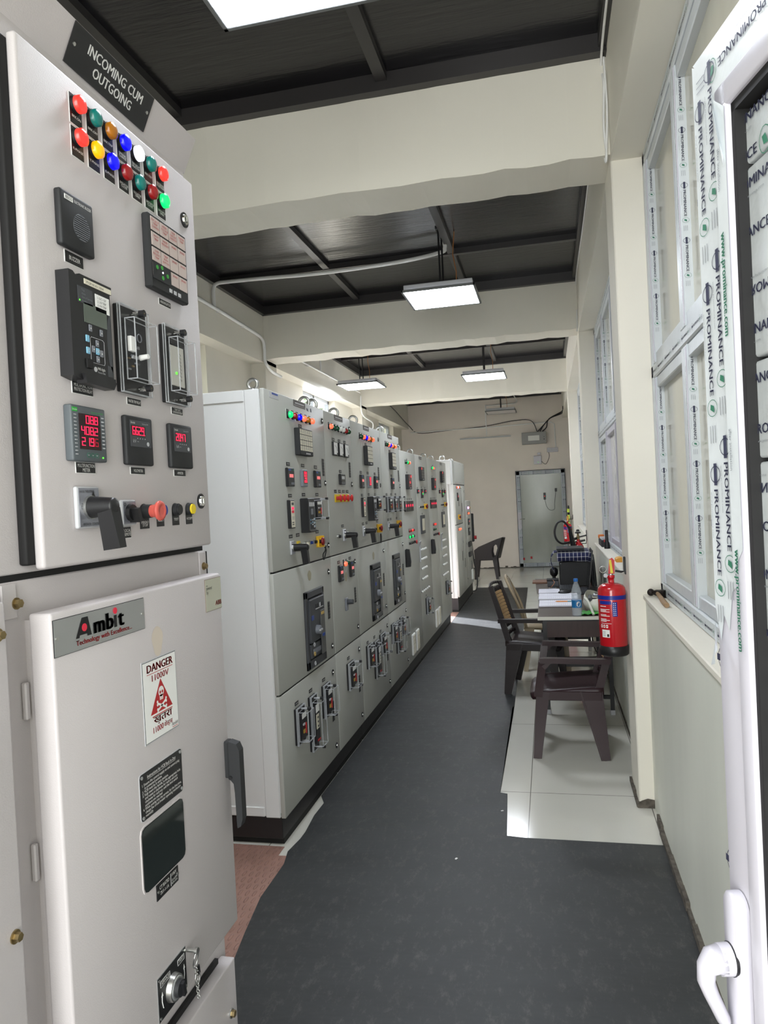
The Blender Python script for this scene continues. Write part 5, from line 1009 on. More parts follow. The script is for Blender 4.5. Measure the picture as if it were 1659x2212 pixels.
# danger plate
b = MB(); y0, z0 = Lc(1.296, 1.142); y1, z1 = Lc(1.4265, 1.303); w = y1-y0; h = z1-z0
b.box(X, X+.001, y0-.002, y1+.002, z0-.002, z1+.002, lgrey); b.box(X+.001, X+.0014, y0, y1, z0, z1, ink); b.box(X+.0014, X+.0017, y0+.001, y1-.001, z0+.001, z1-.001, wht); e = X+.0021; yc = (y0+y1)/2
b.text('DANGER', (e, yc, z1-.022), YX, ZX, .0155, redp, 1, w=.098); b.text('DANGER', (e, yc+.0008, z1-.022), YX, ZX, .0155, redp, 1, w=.098); b.box(e-.0003, e, yc-.049, yc+.049, z1-.0262, z1-.0252, redp); b.text('11000V', (e, yc, z1-.0415), YX, ZX, .0125, redp, 1, w=.064)
b.add([(e-.0003, yc-.042, z0+.050), (e-.0003, yc+.042, z0+.050), (e-.0003, yc, z0+.114)], [(0, 1, 2)], redp)
def disc(cy, cz, ry, rz_, m, ee, n_=18, sq=1.0): b.add([(ee, cy+ry*math.copysign(abs(cos(a_))**sq, cos(a_)), cz+rz_*math.copysign(abs(sin(a_))**sq, sin(a_))) for a_ in [2*pi*k_/n_ for k_ in range(n_)]], [tuple(range(n_))], m)
sz = z0+.088; disc(yc, sz, .0105, .0105, wht, e); b.box(e-.0002, e, yc-.006, yc+.006, sz-.0165, sz-.006, wht)
for s_ in (-1, 1): disc(yc+s_*.0042, sz-.001, .003, .0032, redp, e+.0003, 12)
b.add([(e+.0003, yc-.0015, sz-.0075), (e+.0003, yc+.0015, sz-.0075), (e+.0003, yc, sz-.0045)], [(0, 1, 2)], redp)
for k_ in range(3): b.box(e+.0001, e+.0003, yc-.004+.0035*k_, yc-.0034+.0035*k_, sz-.0155, sz-.0115, redp)
for s_ in (-1, 1):
    b.bar((e+.0001, yc-.0165, z0+.060+s_*.0075), (e+.0001, yc+.0165, z0+.060-s_*.0075), (1, 0, 0), .0003, .0042, .0003, .0042, wht)
    for q_ in (-1, 1):
        for r_ in (-.003, .003): disc(yc+q_*.0165, z0+.060-q_*s_*.0075+r_, .003, .003, wht, e+.0004, 10)
b.box(e-.0003, e, yc-.036, yc+.040, z0+.0445, z0+.0462, redp)
b.text('ख़तरा', (e, yc+.002, z0+.031), YX, ZX, .014, redp, 1, w=.070); b.text('ख़तरा', (e, yc+.0027, z0+.031), YX, ZX, .014, redp, 1, w=.070)
b.text('11000', (e, yc-.036, z0+.0135), YX, ZX, .0115, redp, 0, w=.038); b.text('वोल्टस', (e, yc+.005, z0+.0145), YX, ZX, .009, redp, 0, w=.032)
b.text('Ambit', (e, y1-.003, z0+.0068), YX, ZX, .0075, ink, 2, w=.025); b.box(e-.0003, e, y1-.026, y1-.004, z0+.0035, z0+.0045, redp)
b.build('danger_plate', t, label='white danger plate with red skull triangle and Hindi lettering')
# instruction plate
b = MB(); y0, z0 = Lc(1.266, 1.000); y1, z1 = Lc(1.430, 1.091)
def rr(y0, y1, z0, z1, r): return [(y0+r*(1-cos(a_)), z0+r*(1-sin(a_))) for a_ in (0, pi/4, pi/2)]+[(y1-r*(1-sin(a_)), z0+r*(1-cos(a_))) for a_ in (0, pi/4, pi/2)]+[(y1-r*(1-cos(a_)), z1-r*(1-sin(a_))) for a_ in (0, pi/4, pi/2)]+[(y0+r*(1-sin(a_)), z1-r*(1-cos(a_))) for a_ in (0, pi/4, pi/2)]
b.prism(rr(y0-.0015, y1+.0005, z0-.001, z1+.001, .007), (X, 0, 0), YX, ZX, (1, 0, 0), .001, lgrey); b.prism(rr(y0, y1, z0, z1, .006), (X, 0, 0), YX, ZX, (1, 0, 0), .0016, blk)
b.text('Instructions for VCB Rack In-Out', (X+.002, (y0+y1)/2, z1-.013), YX, ZX, .0062, wht, 1, w=.108); b.box(X+.0018, X+.002, y0+.026, y1-.026, z1-.0152, z1-.0148, wht)
for i, (s_, w_, in_) in enumerate((('1. Ensure the control supply on and control plug', .142, .006), ('in connected position.', .064, .014), ('2. VCB must be in open position.', .096, .006), ('3. Fully insert the handle, in the appropriate hole', .144, .006), ('and rotate in clockwise for rack-in and anti-', .124, .014), ('clockwise for rack-out, until the limit switch', .124, .014), ('positions are reached', .062, .014), ('4. While putting into the service, for the first time,', .146, .006), ('charge the circuit breaker operating mechanism', .134, .014), ('manually', .026, .014))): b.text(s_, (X+.002, y0+in_, z1-.0235-.0066*i), YX, ZX, .0052, wht, 0, w=w_)
for yy in (y0+.006, y1-.006):
    for zz in (z0+.006, z1-.006): b.cyl((X+.0016, yy, zz), (X+.003, yy, zz), .0034, .0034, alu, 12)
b.build('instruction_plate', t, label='black instruction plate with white print')
# viewing window
b = MB(); y0, z0 = Lc(1.262, .862); y1, z1 = Lc(1.423, .987); b.prism(rr(y0-.004, y1+.004, z0-.004, z1+.004, .014), (X, 0, 0), YX, ZX, (1, 0, 0), .002, fgdoor); b.prism(rr(y0-.001, y1+.001, z0-.001, z1+.001, .012), (X, 0, 0), YX, ZX, (1, 0, 0), .003, rub)
b.prism(rr(y0, y1, z0, z1, .011), (X, 0, 0), YX, ZX, (1, 0, 0), .0034, mat('tinted_glass', (40, 46, 46), .05, spec=.7)); b.build('viewing_window', t, label='dark tinted glass window')
b = MB(); y0, z0 = Lc(1.305, .824); y1, z1 = Lc(1.3905, .856); b.box(X, X+.0016, y0, y1, z0, z1, blk); b.text('CT RATIO', (X+.002, y0+.010, z0+.018), YX, ZX, .0072, wht, 0, w=.036); b.text('75/1-1-1A', (X+.002, y0+.012, z0+.007), YX, ZX, .0065, wht, 0, w=.032); b.text('11KV', (X+.002, y1-.008, z0+.021), YX, ZX, .0065, wht, 2, w=.018); b.text('CL-0.5/PS', (X+.002, y1-.005, z0+.011), YX, ZX, .004, wht, 2, w=.022); b.text('BDN-15VA', (X+.002, y1-.005, z0+.005), YX, ZX, .004, wht, 2, w=.022); b.box(X+.0016, X+.002, y0+.053, y0+.0534, z0+.003, z1-.003, wht)
for yy in (y0+.006, y1-.003): b.cyl((X+.0016, yy, (z0+z1)/2), (X+.003, yy, (z0+z1)/2), .003, .003, steel, 12)
b.build('ct_ratio_plate', t)
# service / test key switch
b = MB(); y0, z0 = Lc(1.290, .589); y1, z1 = Lc(1.402, .675); z0 = z0+.0; b.box(X, X+.0012, y0-.001, y1+.001, z0-.001, z1+.001, alu); b.box(X+.0012, X+.002, y0, y1, z0, z1, blk)
b.text('SERVICE', (X+.0024, y0+.011, z1-.017), YX, ZX, .0062, wht, 0, w=.030); b.text('TEST', (X+.0024, y1-.010, z1-.0165), YX, ZX, .0062, wht, 2, w=.020)
for a_, c_ in ((y0+.008, y0+.044), (y1-.033, y1-.007)): b.tube([(X+.0022, a_, z1-.020), (X+.0022, c_, z1-.020), (X+.0022, c_, z1-.009), (X+.0022, a_, z1-.009)], .0004, wht, 4, True)
for yy, s_ in ((y0+.012, 1), (y1-.010, -1)): b.tube([(X+.0024, yy+s_*.003, z0+.020), (X+.0024, yy-s_*.001, z0+.034), (X+.0024, yy, z0+.046)], .0008, wht, 5); b.add([(X+.0026, yy-.004, z0+.044), (X+.0026, yy+.004, z0+.044), (X+.0026, yy, z0+.054)], [(0, 1, 2)], wht)
for yy in (y0+.005, y1-.005):
    for zz in (z0+.005, z1-.005): b.cyl((X+.002, yy, zz), (X+.0032, yy, zz), .003, .003, steel, 12)
yc, zc = (y0+y1)/2-.002, z0+.036; b.cyl((X+.002, yc, zc), (X+.012, yc, zc), .027, .025, steel, 32); b.cyl((X+.012, yc, zc), (X+.014, yc, zc), .022, .020, alu, 32)
o = b.build('service_test_switch', t, label='black SERVICE and TEST plate with key lock'); q = MB(); q.cyl((X+.014, yc, zc), (X+.022, yc, zc), .017, .016, blk2, 24); q.bar((X+.022, yc-.003, zc+.014), (X+.022, yc+.003, zc-.014), (1, 0, 0), .014, .009, .014, .009, blk); q.build('knob', o)
k_ = MB(); yk, zk = y1+.008, z1-.012; k_.cyl((X, yk, zk), (X+.020, yk, zk), .004, .004, steel, 12); k_.cyl((X+.020, yk, zk), (X+.026, yk, zk), .007, .007, steel, 16)
k_.tube([(X+.020+.004*sin(a_), yk+.010*cos(a_), zk-.018+.018*sin(a_)) for a_ in [2*pi*i/22 for i in range(22)]], .0012, chrome, 6, True)
k_.bar((X+.022, yk+.002, zk-.034), (X+.022, yk+.006, zk-.052), (0, 1, 0), .012, .003, .010, .003, blk)
for i in range(11): k_.ring((X+.022, yk-.006+.0006*i, zk-.034-.0062*i), .0034, .0009, steel, 'x' if i % 2 else 'y', 10)
k_.tube([(X+.024, yk-.004+.010*cos(a_), zk-.054+.014*sin(a_)) for a_ in [2*pi*i/18 for i in range(18)]], .0011, chrome, 6, True); k_.build('key_ring', o, label='key ring and little chain')
# swing handle at the door's free edge
b = MB(); b.box(X-.004, X+.010, 1.588, 1.616, .965, 1.052, blk2, .003)
b.prism([(.010, 1.052), (.030, 1.046), (.037, 1.030), (.037, .868), (.031, .850), (.023, .846), (.022, .862), (.021, .930), (.019, .952), (.010, .962)], (X, 1.590, 0), (1, 0, 0), (0, 0, 1), (0, 1, 0), .024, blk2); b.cyl((X+.012, 1.588, .966), (X+.012, 1.616, .966), .005, .005, blk, 10); b.build('swing_handle', t, label='black swing handle at the door edge')
# lower cover
b = MB(); b.box(XF, -.797, 1.03, 1.632, .03, .510, fgdoor, .004, 2); b.build('lower_cover', t)
g = MB(); g.box(XF+.001, XF+.010, 1.03, 1.600, .511, .523, rub); g.build('cover_gasket', t)
for y, z in ((1.596, .395), ): q = MB(); q.cyl((-.797, y, z), (-.794, y, z), .011, .011, steel, 20); q.cyl((-.794, y, z), (-.786, y, z), .008, .0078, brass, 6, smooth=False); q.build('hex_bolt', t)
stb = MB(); stb.add([(XV+.0006, 1.318+.020*cos(a_)*(1+.15*sin(3*a_)), 1.345+.030*sin(a_)) for a_ in [2*pi*i/24 for i in range(24)]], [tuple(range(24))], mat('fg_glue_stain', (206, 194, 180), .6)); stb.build('glue_mark', t, label='faint tan glue mark beside the maker plate')
# ================================================================== neighbour cabinet at the very left edge
t = thing('switchgear_cabinet', 'cream switchgear cabinet cut off by the left edge of the photo, beside the big one', 'switchgear cabinet', (-1.3, .6, 0))
b = MB(); b.box(-1.9, XF, .30, .962, .02, 1.505, fgdoor, .004); b.box(-1.9, XF, .30, .962, 1.512, 2.43, fgdoor, .004); b.prism([(XF, 2.43), (-.80, 2.507), (-1.9, 2.507), (-1.9, 2.43)], (0, .30, 0), (1, 0, 0), (0, 0, 1), (0, 1, 0), .664, fgdoor); b.build('cabinet_body', t)
g = MB(); g.box(XF, -.806, .36, .938, .03, 1.488, rub, .003); g.build('door_gasket', t)
b = MB(); b.box(-.806, -.787, .34, .925, .02, 1.482, fgdoor, .006, 3); b.build('breaker_door', t)
for y, z in ((.905, 1.435), (.905, .994), (.905, .5)): q = MB(); q.cyl((-.787, y, z), (-.785, y, z), .010, .010, brass, 20); q.cyl((-.785, y, z), (-.777, y, z), .0068, .0065, brass, 6, smooth=False); q.build('hex_bolt', t)
# ================================================================== things on the aisle side
brownp = mat('dark_brown_plastic', (50, 35, 38), 0.32, spec=.35, bump=.04, bscale=60); cane = mat('cane_insert', (190, 156, 112), .55)
beigep = mat('beige_plastic', (158, 142, 116), 0.35); darkp = mat('near_black_plastic', (40, 33, 34), .35)
def armchair(label, loc, rz, m=brownp, grp='plastic armchairs at the tables'):
    t = thing('plastic_armchair', label, 'chair', (0, 0, 0), grp)
    b = MB(); N = 12; sz = .405; pr = []          # dished seat with a rolled front edge
    for i in range(N+1):
        x = -.20+.42*i/N; w = .235 if i < N-1 else .20
        zf = sz+.012*cos(pi*(i/N))-(.0 if i < N-1 else .018); pr.append([(x, -w, zf+.01), (x, -w*.5, zf-.004), (x, 0, zf-.010), (x, w*.5, zf-.004), (x, w, zf+.01), (x, w, zf-.03), (x, -w, zf-.03)])
    pr.append([(.238, -.17, sz-.030), (.24, -.1, sz-.034), (.242, 0, sz-.036), (.24, .1, sz-.034), (.238, .17, sz-.030), (.232, .17, sz-.055), (.232, -.17, sz-.055)])
    vs = [q for r in pr for q in r]; n_ = 7; b.add(vs, [(i*n_+j, i*n_+(j+1) % n_, (i+1)*n_+(j+1) % n_, (i+1)*n_+j) for i in range(len(pr)-1) for j in range(n_)]+[tuple(range(n_)), tuple(range(len(vs)-n_, len(vs)))], m, True)
    for s in (-1, 1): b.box(-.19, .19, s*.225-.014, s*.225+.014, sz-.055, sz+.002, m, .004)
    b.box(-.19, -.165, -.22, .22, sz-.06, sz, m, .003); b.build('seat', t)
    for s in (-1, 1):
        q = MB(); q.bar((.155, s*.225, sz-.005), (.205, s*.24, 0), (1, 0, 0), .075, .030, .046, .034, m); q.bar((.155, s*.243, sz-.0), (.205, s*.256, 0), (1, 0, 0), .078, .006, .050, .006, m); q.build('leg', t)
        q = MB(); q.bar((-.125, s*.222, sz), (-.195, s*.245, 0), (1, 0, 0), .135, .026, .052, .030, m); q.bar((-.065, s*.235, sz), (-.170, s*.255, 0), (1, 0, 0), .010, .014, .008, .014, m); q.build('leg', t)
        a = MB(); a.bar((.165, s*.262, .600), (-.245, s*.25, .592), (0, 1, 0), .050, .030, .045, .030, m); a.bar((.150, s*.258, .590), (.185, s*.236, sz-.03), (1, 0, 0), .046, .030, .050, .030, m)
        a.bar((.11, s*.262, .588), (.145, s*.262, .555), (1, 0, 0), .02, .028, .03, .028, m); a.build('armrest', t)
    k = MB()
    for s in (-1, 1): k.bar((-.165, s*.205, sz-.02), (-.305, s*.195, .865), (0, 1, 0), .030, .048, .026, .034, m)
    def BP(s, z): f = (z-sz)/(.865-sz); return (-.165-.14*f-.002, s*(.205-.01*f), z)
    for z0, z1 in ((.845, .868), (.795, .835), (.50, .535), (.44, .47)):
        for i in range(8):
            f0, f1 = -1+2*i/8, -1+2*(i+1)/8; c0, c1 = -.022*(1-f0*f0), -.022*(1-f1*f1); arch0, arch1 = (.012*(1-f0*f0), .012*(1-f1*f1)) if z0 > .8 else (0, 0)
            p = [BP(f0, z0+arch0), BP(f1, z0+arch1), BP(f1, z1+arch1), BP(f0, z1+arch0)]; dd = [c0, c1, c1, c0]; v_ = [(q[0]+d_, q[1], q[2]) for q, d_ in zip(p, dd)]
            k.add(v_+[(q[0]-.012, q[1], q[2]) for q in v_], [(0, 1, 2, 3), (7, 6, 5, 4), (0, 4, 5, 1), (1, 5, 6, 2), (2, 6, 7, 3), (3, 7, 4, 0)], m, True)
    k.build('back_frame', t); c = MB()
    for i in range(8):
        f0, f1 = -.86+1.72*i/8, -.86+1.72*(i+1)/8; c0, c1 = -.022*(1-f0*f0), -.022*(1-f1*f1)
        for z0, z1 in [(.535+.0265*j, .535+.0265*j+.0205) for j in range(10)]:
            p = [BP(f0, z0), BP(f1, z0), BP(f1, z1), BP(f0, z1)]; dd = [c0, c1, c1, c0]; v_ = [(q[0]+d_+.002, q[1], q[2]) for q, d_ in zip(p, dd)]; c.add(v_+[(q[0]-.006, q[1], q[2]) for q in v_], [(0, 1, 2, 3), (7, 6, 5, 4), (0, 4, 5, 1), (1, 5, 6, 2), (2, 6, 7, 3), (3, 7, 4, 0)], cane)
    for j in range(8): f = -.86+1.72*(j+.5)/8; q0, q1 = BP(f, .54), BP(f, .79); k_ = -.022*(1-f*f)-.003; c.bar((q0[0]+k_, q0[1], q0[2]), (q1[0]+k_, q1[1], q1[2]), (0, 1, 0), .010, .004, .010, .004, cane)
    c.build('cane_back_panel', t, label='tan woven-look back panel')
    t.location = loc; t.rotation_euler = (0, 0, rz); return t
armchair('dark brown plastic armchair nearest the camera, below the red extinguisher, seat turned to the aisle', (.075, 4.735, 0), pi-.02)
armchair('dark plastic armchair with tan cane back, facing the table from the edge of the mat', (-.165, 6.135, .004), -.12, darkp)
# beige armless chair
t = thing('plastic_chair', 'beige plastic chair with a fanned slatted back, behind the dark cane-backed armchair', 'chair', (0, 0, 0)); sz = .40
b = MB(); pr = []
for i in range(9):
    x = -.19+.40*i/8; w = .20; zf = sz+.008*cos(pi*i/8); pr.append([(x, -w, zf+.008), (x, 0, zf-.008), (x, w, zf+.008), (x, w, zf-.03), (x, -w, zf-.03)])
vs = [q for r in pr for q in r]; b.add(vs, [(i*5+j, i*5+(j+1) % 5, (i+1)*5+(j+1) % 5, (i+1)*5+j) for i in range(8) for j in range(5)]+[tuple(range(5)), tuple(range(40, 45))], beigep, True); b.build('seat', t)
for sx_ in (-1, 1):
    for s in (-1, 1): q = MB(); q.bar((.14*sx_, s*.185, sz), (.19*sx_, s*.215, 0), (1, 0, 0), .09, .028, .038, .028, beigep); q.build('leg', t)
k = MB(); pts = bez([(-.17, -.195, sz), (-.22, -.215, .58), (-.30, -.205, .76), (-.335, -.12, .835), (-.34, 0, .85), (-.335, .12, .835), (-.30, .205, .76), (-.22, .215, .58), (-.17, .195, sz)], 6); k.tube(pts, .013, beigep, 8)
for f in (-.75, -.45, -.15, .15, .45, .75): z = .835-.05*f*f; k.bar((-.175, f*.14, sz-.01), (-.325+.01*abs(f), f*.20, z), (0, 1, 0), .030, .008, .040, .008, beigep)
k.build('slatted_back', t); t.location = (-.085, 6.93, 0); t.rotation_euler = (0, 0, .03)
# dark chair near the back wall, tub back
t = thing('plastic_armchair', 'dark plastic tub armchair standing alone in front of the back wall', 'chair', (0, 0, 0)); b = MB(); sz = .40
b.box(-.20, .22, -.22, .22, sz-.035, sz, darkp, .012, 2); b.build('seat', t)
for sx_ in (-1, 1):
    for s in (-1, 1): q = MB(); q.bar((.17*sx_-.01, s*.215, sz), (.21*sx_-.01, s*.235, 0), (1, 0, 0), .085, .028, .050, .028, darkp); q.build('leg', t)
k = MB()
for s in (-1, 1):   # sweeping side panels with an oval opening
    out = [(.20, sz-.02), (.21, .57), (.17, .60), (-.08, .70), (-.33, .785), (-.32, .72), (-.20, .40), (-.17, sz-.02)]; inn = [(-.175, .42), (-.155, .50), (-.17, .60), (-.215, .655), (-.245, .645), (-.24, .58), (-.215, .46)]
    A = MB()
    poly = [(.20, sz-.02), (.21, .57), (.17, .60), (-.08, .70), (-.20, .745), (-.19, .66), (-.14, .60), (-.13, .50), (-.15, .42), (-.15, sz-.02)]; k.prism(poly, (0, s*.245-.012, 0), (1, 0, 0), (0, 0, 1), (0, 1, 0), .024, darkp)
    poly = [(-.19, .66), (-.20, .745), (-.33, .785), (-.32, .74), (-.22, .38), (-.15, sz-.02), (-.15, .42), (-.195, .44), (-.245, .60), (-.235, .66), (-.21, .67)]; k.prism(poly, (0, s*.245-.012, 0), (1, 0, 0), (0, 0, 1), (0, 1, 0), .024, darkp)
for i in range(10):
    f0, f1 = -1+.2*i, -1+.2*(i+1); k.add([(-.22-.05*(1-f0*f0), f0*.245, .40), (-.22-.05*(1-f1*f1), f1*.245, .40), (-.325-.05*(1-f1*f1), f1*.245, .775), (-.325-.05*(1-f0*f0), f0*.245, .775), (-.235-.05*(1-f0*f0), f0*.245, .40), (-.235-.05*(1-f1*f1), f1*.245, .40), (-.34-.05*(1-f1*f1), f1*.245, .785), (-.34-.05*(1-f0*f0), f0*.245, .785)], [(0, 1, 2, 3), (7, 6, 5, 4), (2, 3, 7, 6), (0, 1, 5, 4)], darkp, True)
k.build('tub_back', t); t.location = (-1.245, 14.45, 0); t.rotation_euler = (0, 0, pi)
# ------------------------------------------------------------------ tables
laminate = mat('walnut_laminate', (84, 74, 68), .35, var=.12, vscale=4, stretch=(.5, 6, 1)); apron = mat('dark_walnut_board', (62, 44, 42), .45, var=.15, vscale=6, stretch=(6, 1, 1)); edge = mat('white_edge_band', (222, 220, 208), .5)
def table(label, x0, x1, y0, y1, zt, rz=0):
    t = thing('writing_table', label, 'table', (0, 0, 0), 'writing tables along the right wall'); cx, cy = (x0+x1)/2, (y0+y1)/2; x0 -= cx; x1 -= cx; y0 -= cy; y1 -= cy
    b = MB(); b.box(x0, x1, y0, y1, zt-.020, zt, laminate, .001); b.box(x0-.002, x1, y0-.003, y0, zt-.022, zt, edge); b.box(x0-.002, x0, y0, y1, zt-.020, zt-.001, laminate); b.box(x0, x1, y0, y1, zt-.024, zt-.020, edge); b.build('tabletop', t)
    q = MB(); q.box(x0+.05, x1-.01, y0+.10, y0+.115, zt-.165, zt-.03, apron); q.build('apron_board', t); q = MB(); q.box(x0+.05, x1-.01, y1-.115, y1-.10, zt-.165, zt-.03, apron); q.build('apron_board', t)
    for xx in (x0+.045, x1-.045):
        for yy in (y0+.11, y1-.11):
            l_ = MB(); l_.box(xx-.014, xx+.014, yy-.014, yy+.014, .03, zt-.024, blk); l_.box(xx-.017, xx+.017, yy-.017, yy+.017, 0, .035, lgrey, .003); l_.build('leg', t)
    r = MB()
    for yy in (y0+.11, y1-.11): r.box(x0+.05, x1-.05, yy-.012, yy+.012, .115, .14, blk); r.box(x0+.05, x1-.05, yy-.012, yy+.012, zt-.05, zt-.026, blk)
    r.box(x1-.057, x1-.033, y0+.11, y1-.11, .30, .325, blk); r.box(x1-.057, x1-.033, y0+.11, y1-.11, zt-.05, zt-.026, blk); r.build('leg_rail', t); t.location = (cx, cy, 0); t.rotation_euler = (0, 0, rz)
table('nearer writing table with white books and a water bottle, below the red extinguisher', -.112, .425, 5.30, 6.52, .725)
table('farther writing table with the computer and laptops, its corner sticking out into the aisle', -.150, .40, 6.56, 7.72, .722, .03)
TZ = .7265
# open registers
paper = mat('ledger_paper', (226, 226, 236), .7); cover = mat('ledger_cover', (96, 88, 92), .6)
def book(x0, x1, y0, y1, z, h, label, rz=0):
    t = thing('open_ledger', label, 'book', ((x0+x1)/2, (y0+y1)/2, z), 'open ledgers on the writing table'); b = MB(); b.box(x0-.004, x1+.002, y0-.004, y1+.004, z, z+.003, cover); b.build('cover', t)
    q = MB(); N = 10; ym = (y0+y1)/2
    for (a, c) in ((y0, ym), (ym, y1)):
        pr = []
        for i in range(N+1):
            f = i/N; y = a+(c-a)*f; g = f if a == ym else 1-f; zz = z+.003+h*(1-.35*g**2)*(1-math.exp(-14*g)*.9); pr.append([(x0, y, z+.003), (x0, y, zz), (x1, y, zz), (x1, y, z+.003)])
        vs = [p_ for r in pr for p_ in r]; q.add(vs, [(i*4+j, i*4+(j+1) % 4, i*4+4+(j+1) % 4, i*4+4+j) for i in range(N) for j in range(4)]+[(0, 1, 2, 3), (N*4, N*4+1, N*4+2, N*4+3)], paper, False)
        for j in range(14): xx = x0+.07+(x1-x0-.09)*j/14; q.bar((xx, a+(c-a)*.12, z+.0035+h*.86), (xx, a+(c-a)*.88, z+.0035+h*.86), (1, 0, 0), .0009, .0006, .0009, .0006, greyp)
    q.build('pages', t)
book(-.108, .21, 5.74, 6.04, TZ, .014, 'open white ledger nearest the table edge, lined page up, pen lying in its fold')
book(-.115, .20, 6.10, 6.44, TZ, .016, 'second open white ledger, beside the black mouse')
book(-.12, .06, 6.50, 6.76, TZ, .014, 'third open white ledger, farthest, in front of the phone')
b = MB(); zz = TZ+.0215; b.cyl((.03, 5.90, zz), (.11, 5.895, zz), .0045, .0045, mat('orange_pen', (226, 140, 60), .4), 10); b.cyl((.11, 5.895, zz), (.165, 5.892, zz), .0045, .0045, mat('teal_pen', (96, 140, 140), .4), 10); b.cyl((.03, 5.90, zz), (.015, 5.901, zz), .0045, .001, MATS['orange_pen'], 10); tag(b.build('ballpoint_pen', org=(.09, 5.9, zz)), 'orange and teal pen lying in the nearest open ledger', 'pen')
b = MB(); P_ = [(.0, 0, .0), (.018, .022, .012), (.045, .03, .016), (.07, .028, .011), (.095, 0, .0)]
t_ = bmesh.new(); bmesh.ops.create_uvsphere(t_, u_segments=20, v_segments=10, radius=1)
for v in t_.verts: v.co = V((.095+.052*v.co.x, 6.42+.030*v.co.y, TZ+.020+max(-.002, .022*v.co.z)))
b.absorb(t_, blk, True); tag(b.build('computer_mouse', org=(.095, 6.42, TZ+.026)), 'black computer mouse lying on the second ledger', 'mouse')
b = MB(); b.box(.055, .20, 6.66, 7.0, TZ-.003, TZ+.014, blk, .003)
for i in range(6):
    for j in range(13): b.box(.062+.022*i, .080+.022*i, 6.67+.025*j, 6.691+.025*j, TZ+.014, TZ+.018, dgrey)
tag(b.build('keyboard', org=(.13, 6.83, TZ)), 'black keyboard with grey keys in front of the black computer case', 'keyboard')
# bottle
t = thing('water_bottle', 'clear plastic water bottle with a blue cap standing on the near writing table', 'bottle', (.162, 5.33, .7265)); c0 = (.162, 5.33, .7265)
pet = mat('clear_bottle_plastic', (214, 222, 228), .08, spec=.7, alpha=.30)
b = MB(); prof = [(.0, 0), (.030, .0), (.034, .006), (.0335, .03), (.0345, .04), (.0335, .05), (.0345, .06), (.0345, .12), (.032, .126), (.0345, .132), (.032, .140), (.034, .150), (.0345, .165), (.031, .185), (.022, .212), (.014, .232), (.013, .245)]; b.lathe(c0, prof, pet, 32); b.build('bottle_body', t)
q = MB(); q.lathe(c0, [(0, .003), (.030, .003), (.0325, .01), (.0325, .148), (0, .148)], mat('water', (220, 230, 236), .02, alpha=.18), 28); q.build('water', t)
q = MB(); q.lathe(c0, [(.0150, .243), (.0150, .262), (.013, .264), (0, .264)], mat('blue_cap', (36, 110, 190), .4), 24); q.build('cap', t)
q = MB(); q.lathe(c0, [(.0352, .060), (.0352, .113)], mat('blue_label', (40, 120, 180), .4), 32); q.build('label_sleeve', t, label='blue label with a white disc')
q = MB()
for i in range(12): a = -1.45+.0+(.9*cos(2*pi*i/12))*.55; 
vs = [(c0[0]+.0358*cos(-1.25+.42*cos(a_)), c0[1]+.0358*sin(-1.25+.42*cos(a_)), c0[2]+.086+.019*sin(a_)) for a_ in [2*pi*i/20 for i in range(20)]]; q.add(vs, [tuple(range(20))], wht)
q.text('kinley', (c0[0]-.002, c0[1]-.0368, c0[2]+.083), (1, 0, 0), (0, 0, 1), .008, navy, 0, w=.022); q.build('label_print', t)
# canvas bag with papers
canvas = mat('white_canvas', (214, 212, 200), .85, bump=.3, bscale=50)
t = thing('canvas_bag', 'open white canvas bag lying on the table between the bottle and the red extinguisher', 'bag', (.30, 5.62, TZ)); b = MB(); N = 16; vs = []
for j, (r, z) in enumerate(((.85, 0), (1.0, .035), (.96, .075), (.80, .105))):
    for i in range(N): a = 2*pi*i/N; vs.append((.315+.10*r*cos(a)*(1+.06*sin(3*a+j)), 5.66+.25*r*sin(a)*(1+.05*cos(4*a)), TZ+z*(1+.15*sin(2*a+j)*(j > 0))))
b.add(vs, [(j*N+i, j*N+(i+1) % N, (j+1)*N+(i+1) % N, (j+1)*N+i) for j in range(3) for i in range(N)]+[tuple(range(N))], canvas, True); b.build('bag_body', t)
b = MB(); b.tube(bez([(.225, 5.50, TZ+.10), (.245, 5.42, TZ+.085), (.262, 5.36, TZ+.04), (.275, 5.33, TZ+.004)]), .010, canvas, 6); b.build('strap', t)
b = MB(); rnd = random.Random(5)
for i in range(7): a = rnd.uniform(0, 3); b.box(.25+.01*i, .34+.004*i, 5.52+.03*i, 5.66+.02*i, TZ+.07+.005*i, TZ+.073+.005*i, (dgrey, paper, brownp, cream)[i % 4])
b.cyl((.26, 5.48, TZ+.085), (.27, 5.62, TZ+.095), .016, .016, dgrey, 10); b.build('papers_inside', t)
b = MB(); vs = []
for i in range(7):
    for j in range(5): vs.append((.19+.022*i, 5.325+.035*j, TZ+.004+.014*abs(sin(1.7*i+2.3*j))))
b.add(vs, [(i*5+j, i*5+j+1, (i+1)*5+j+1, (i+1)*5+j) for i in range(6) for j in range(4)], mat('green_wrapper', (60, 160, 60), .35, var=.6, vscale=30), True); bo = b.build('snack_packet', org=(.25, 5.39, TZ)); sm = bo.modifiers.new('s', 'SOLIDIFY'); sm.thickness = .003; tag(bo, 'crumpled shiny green packet at the front edge of the near table', 'packet')
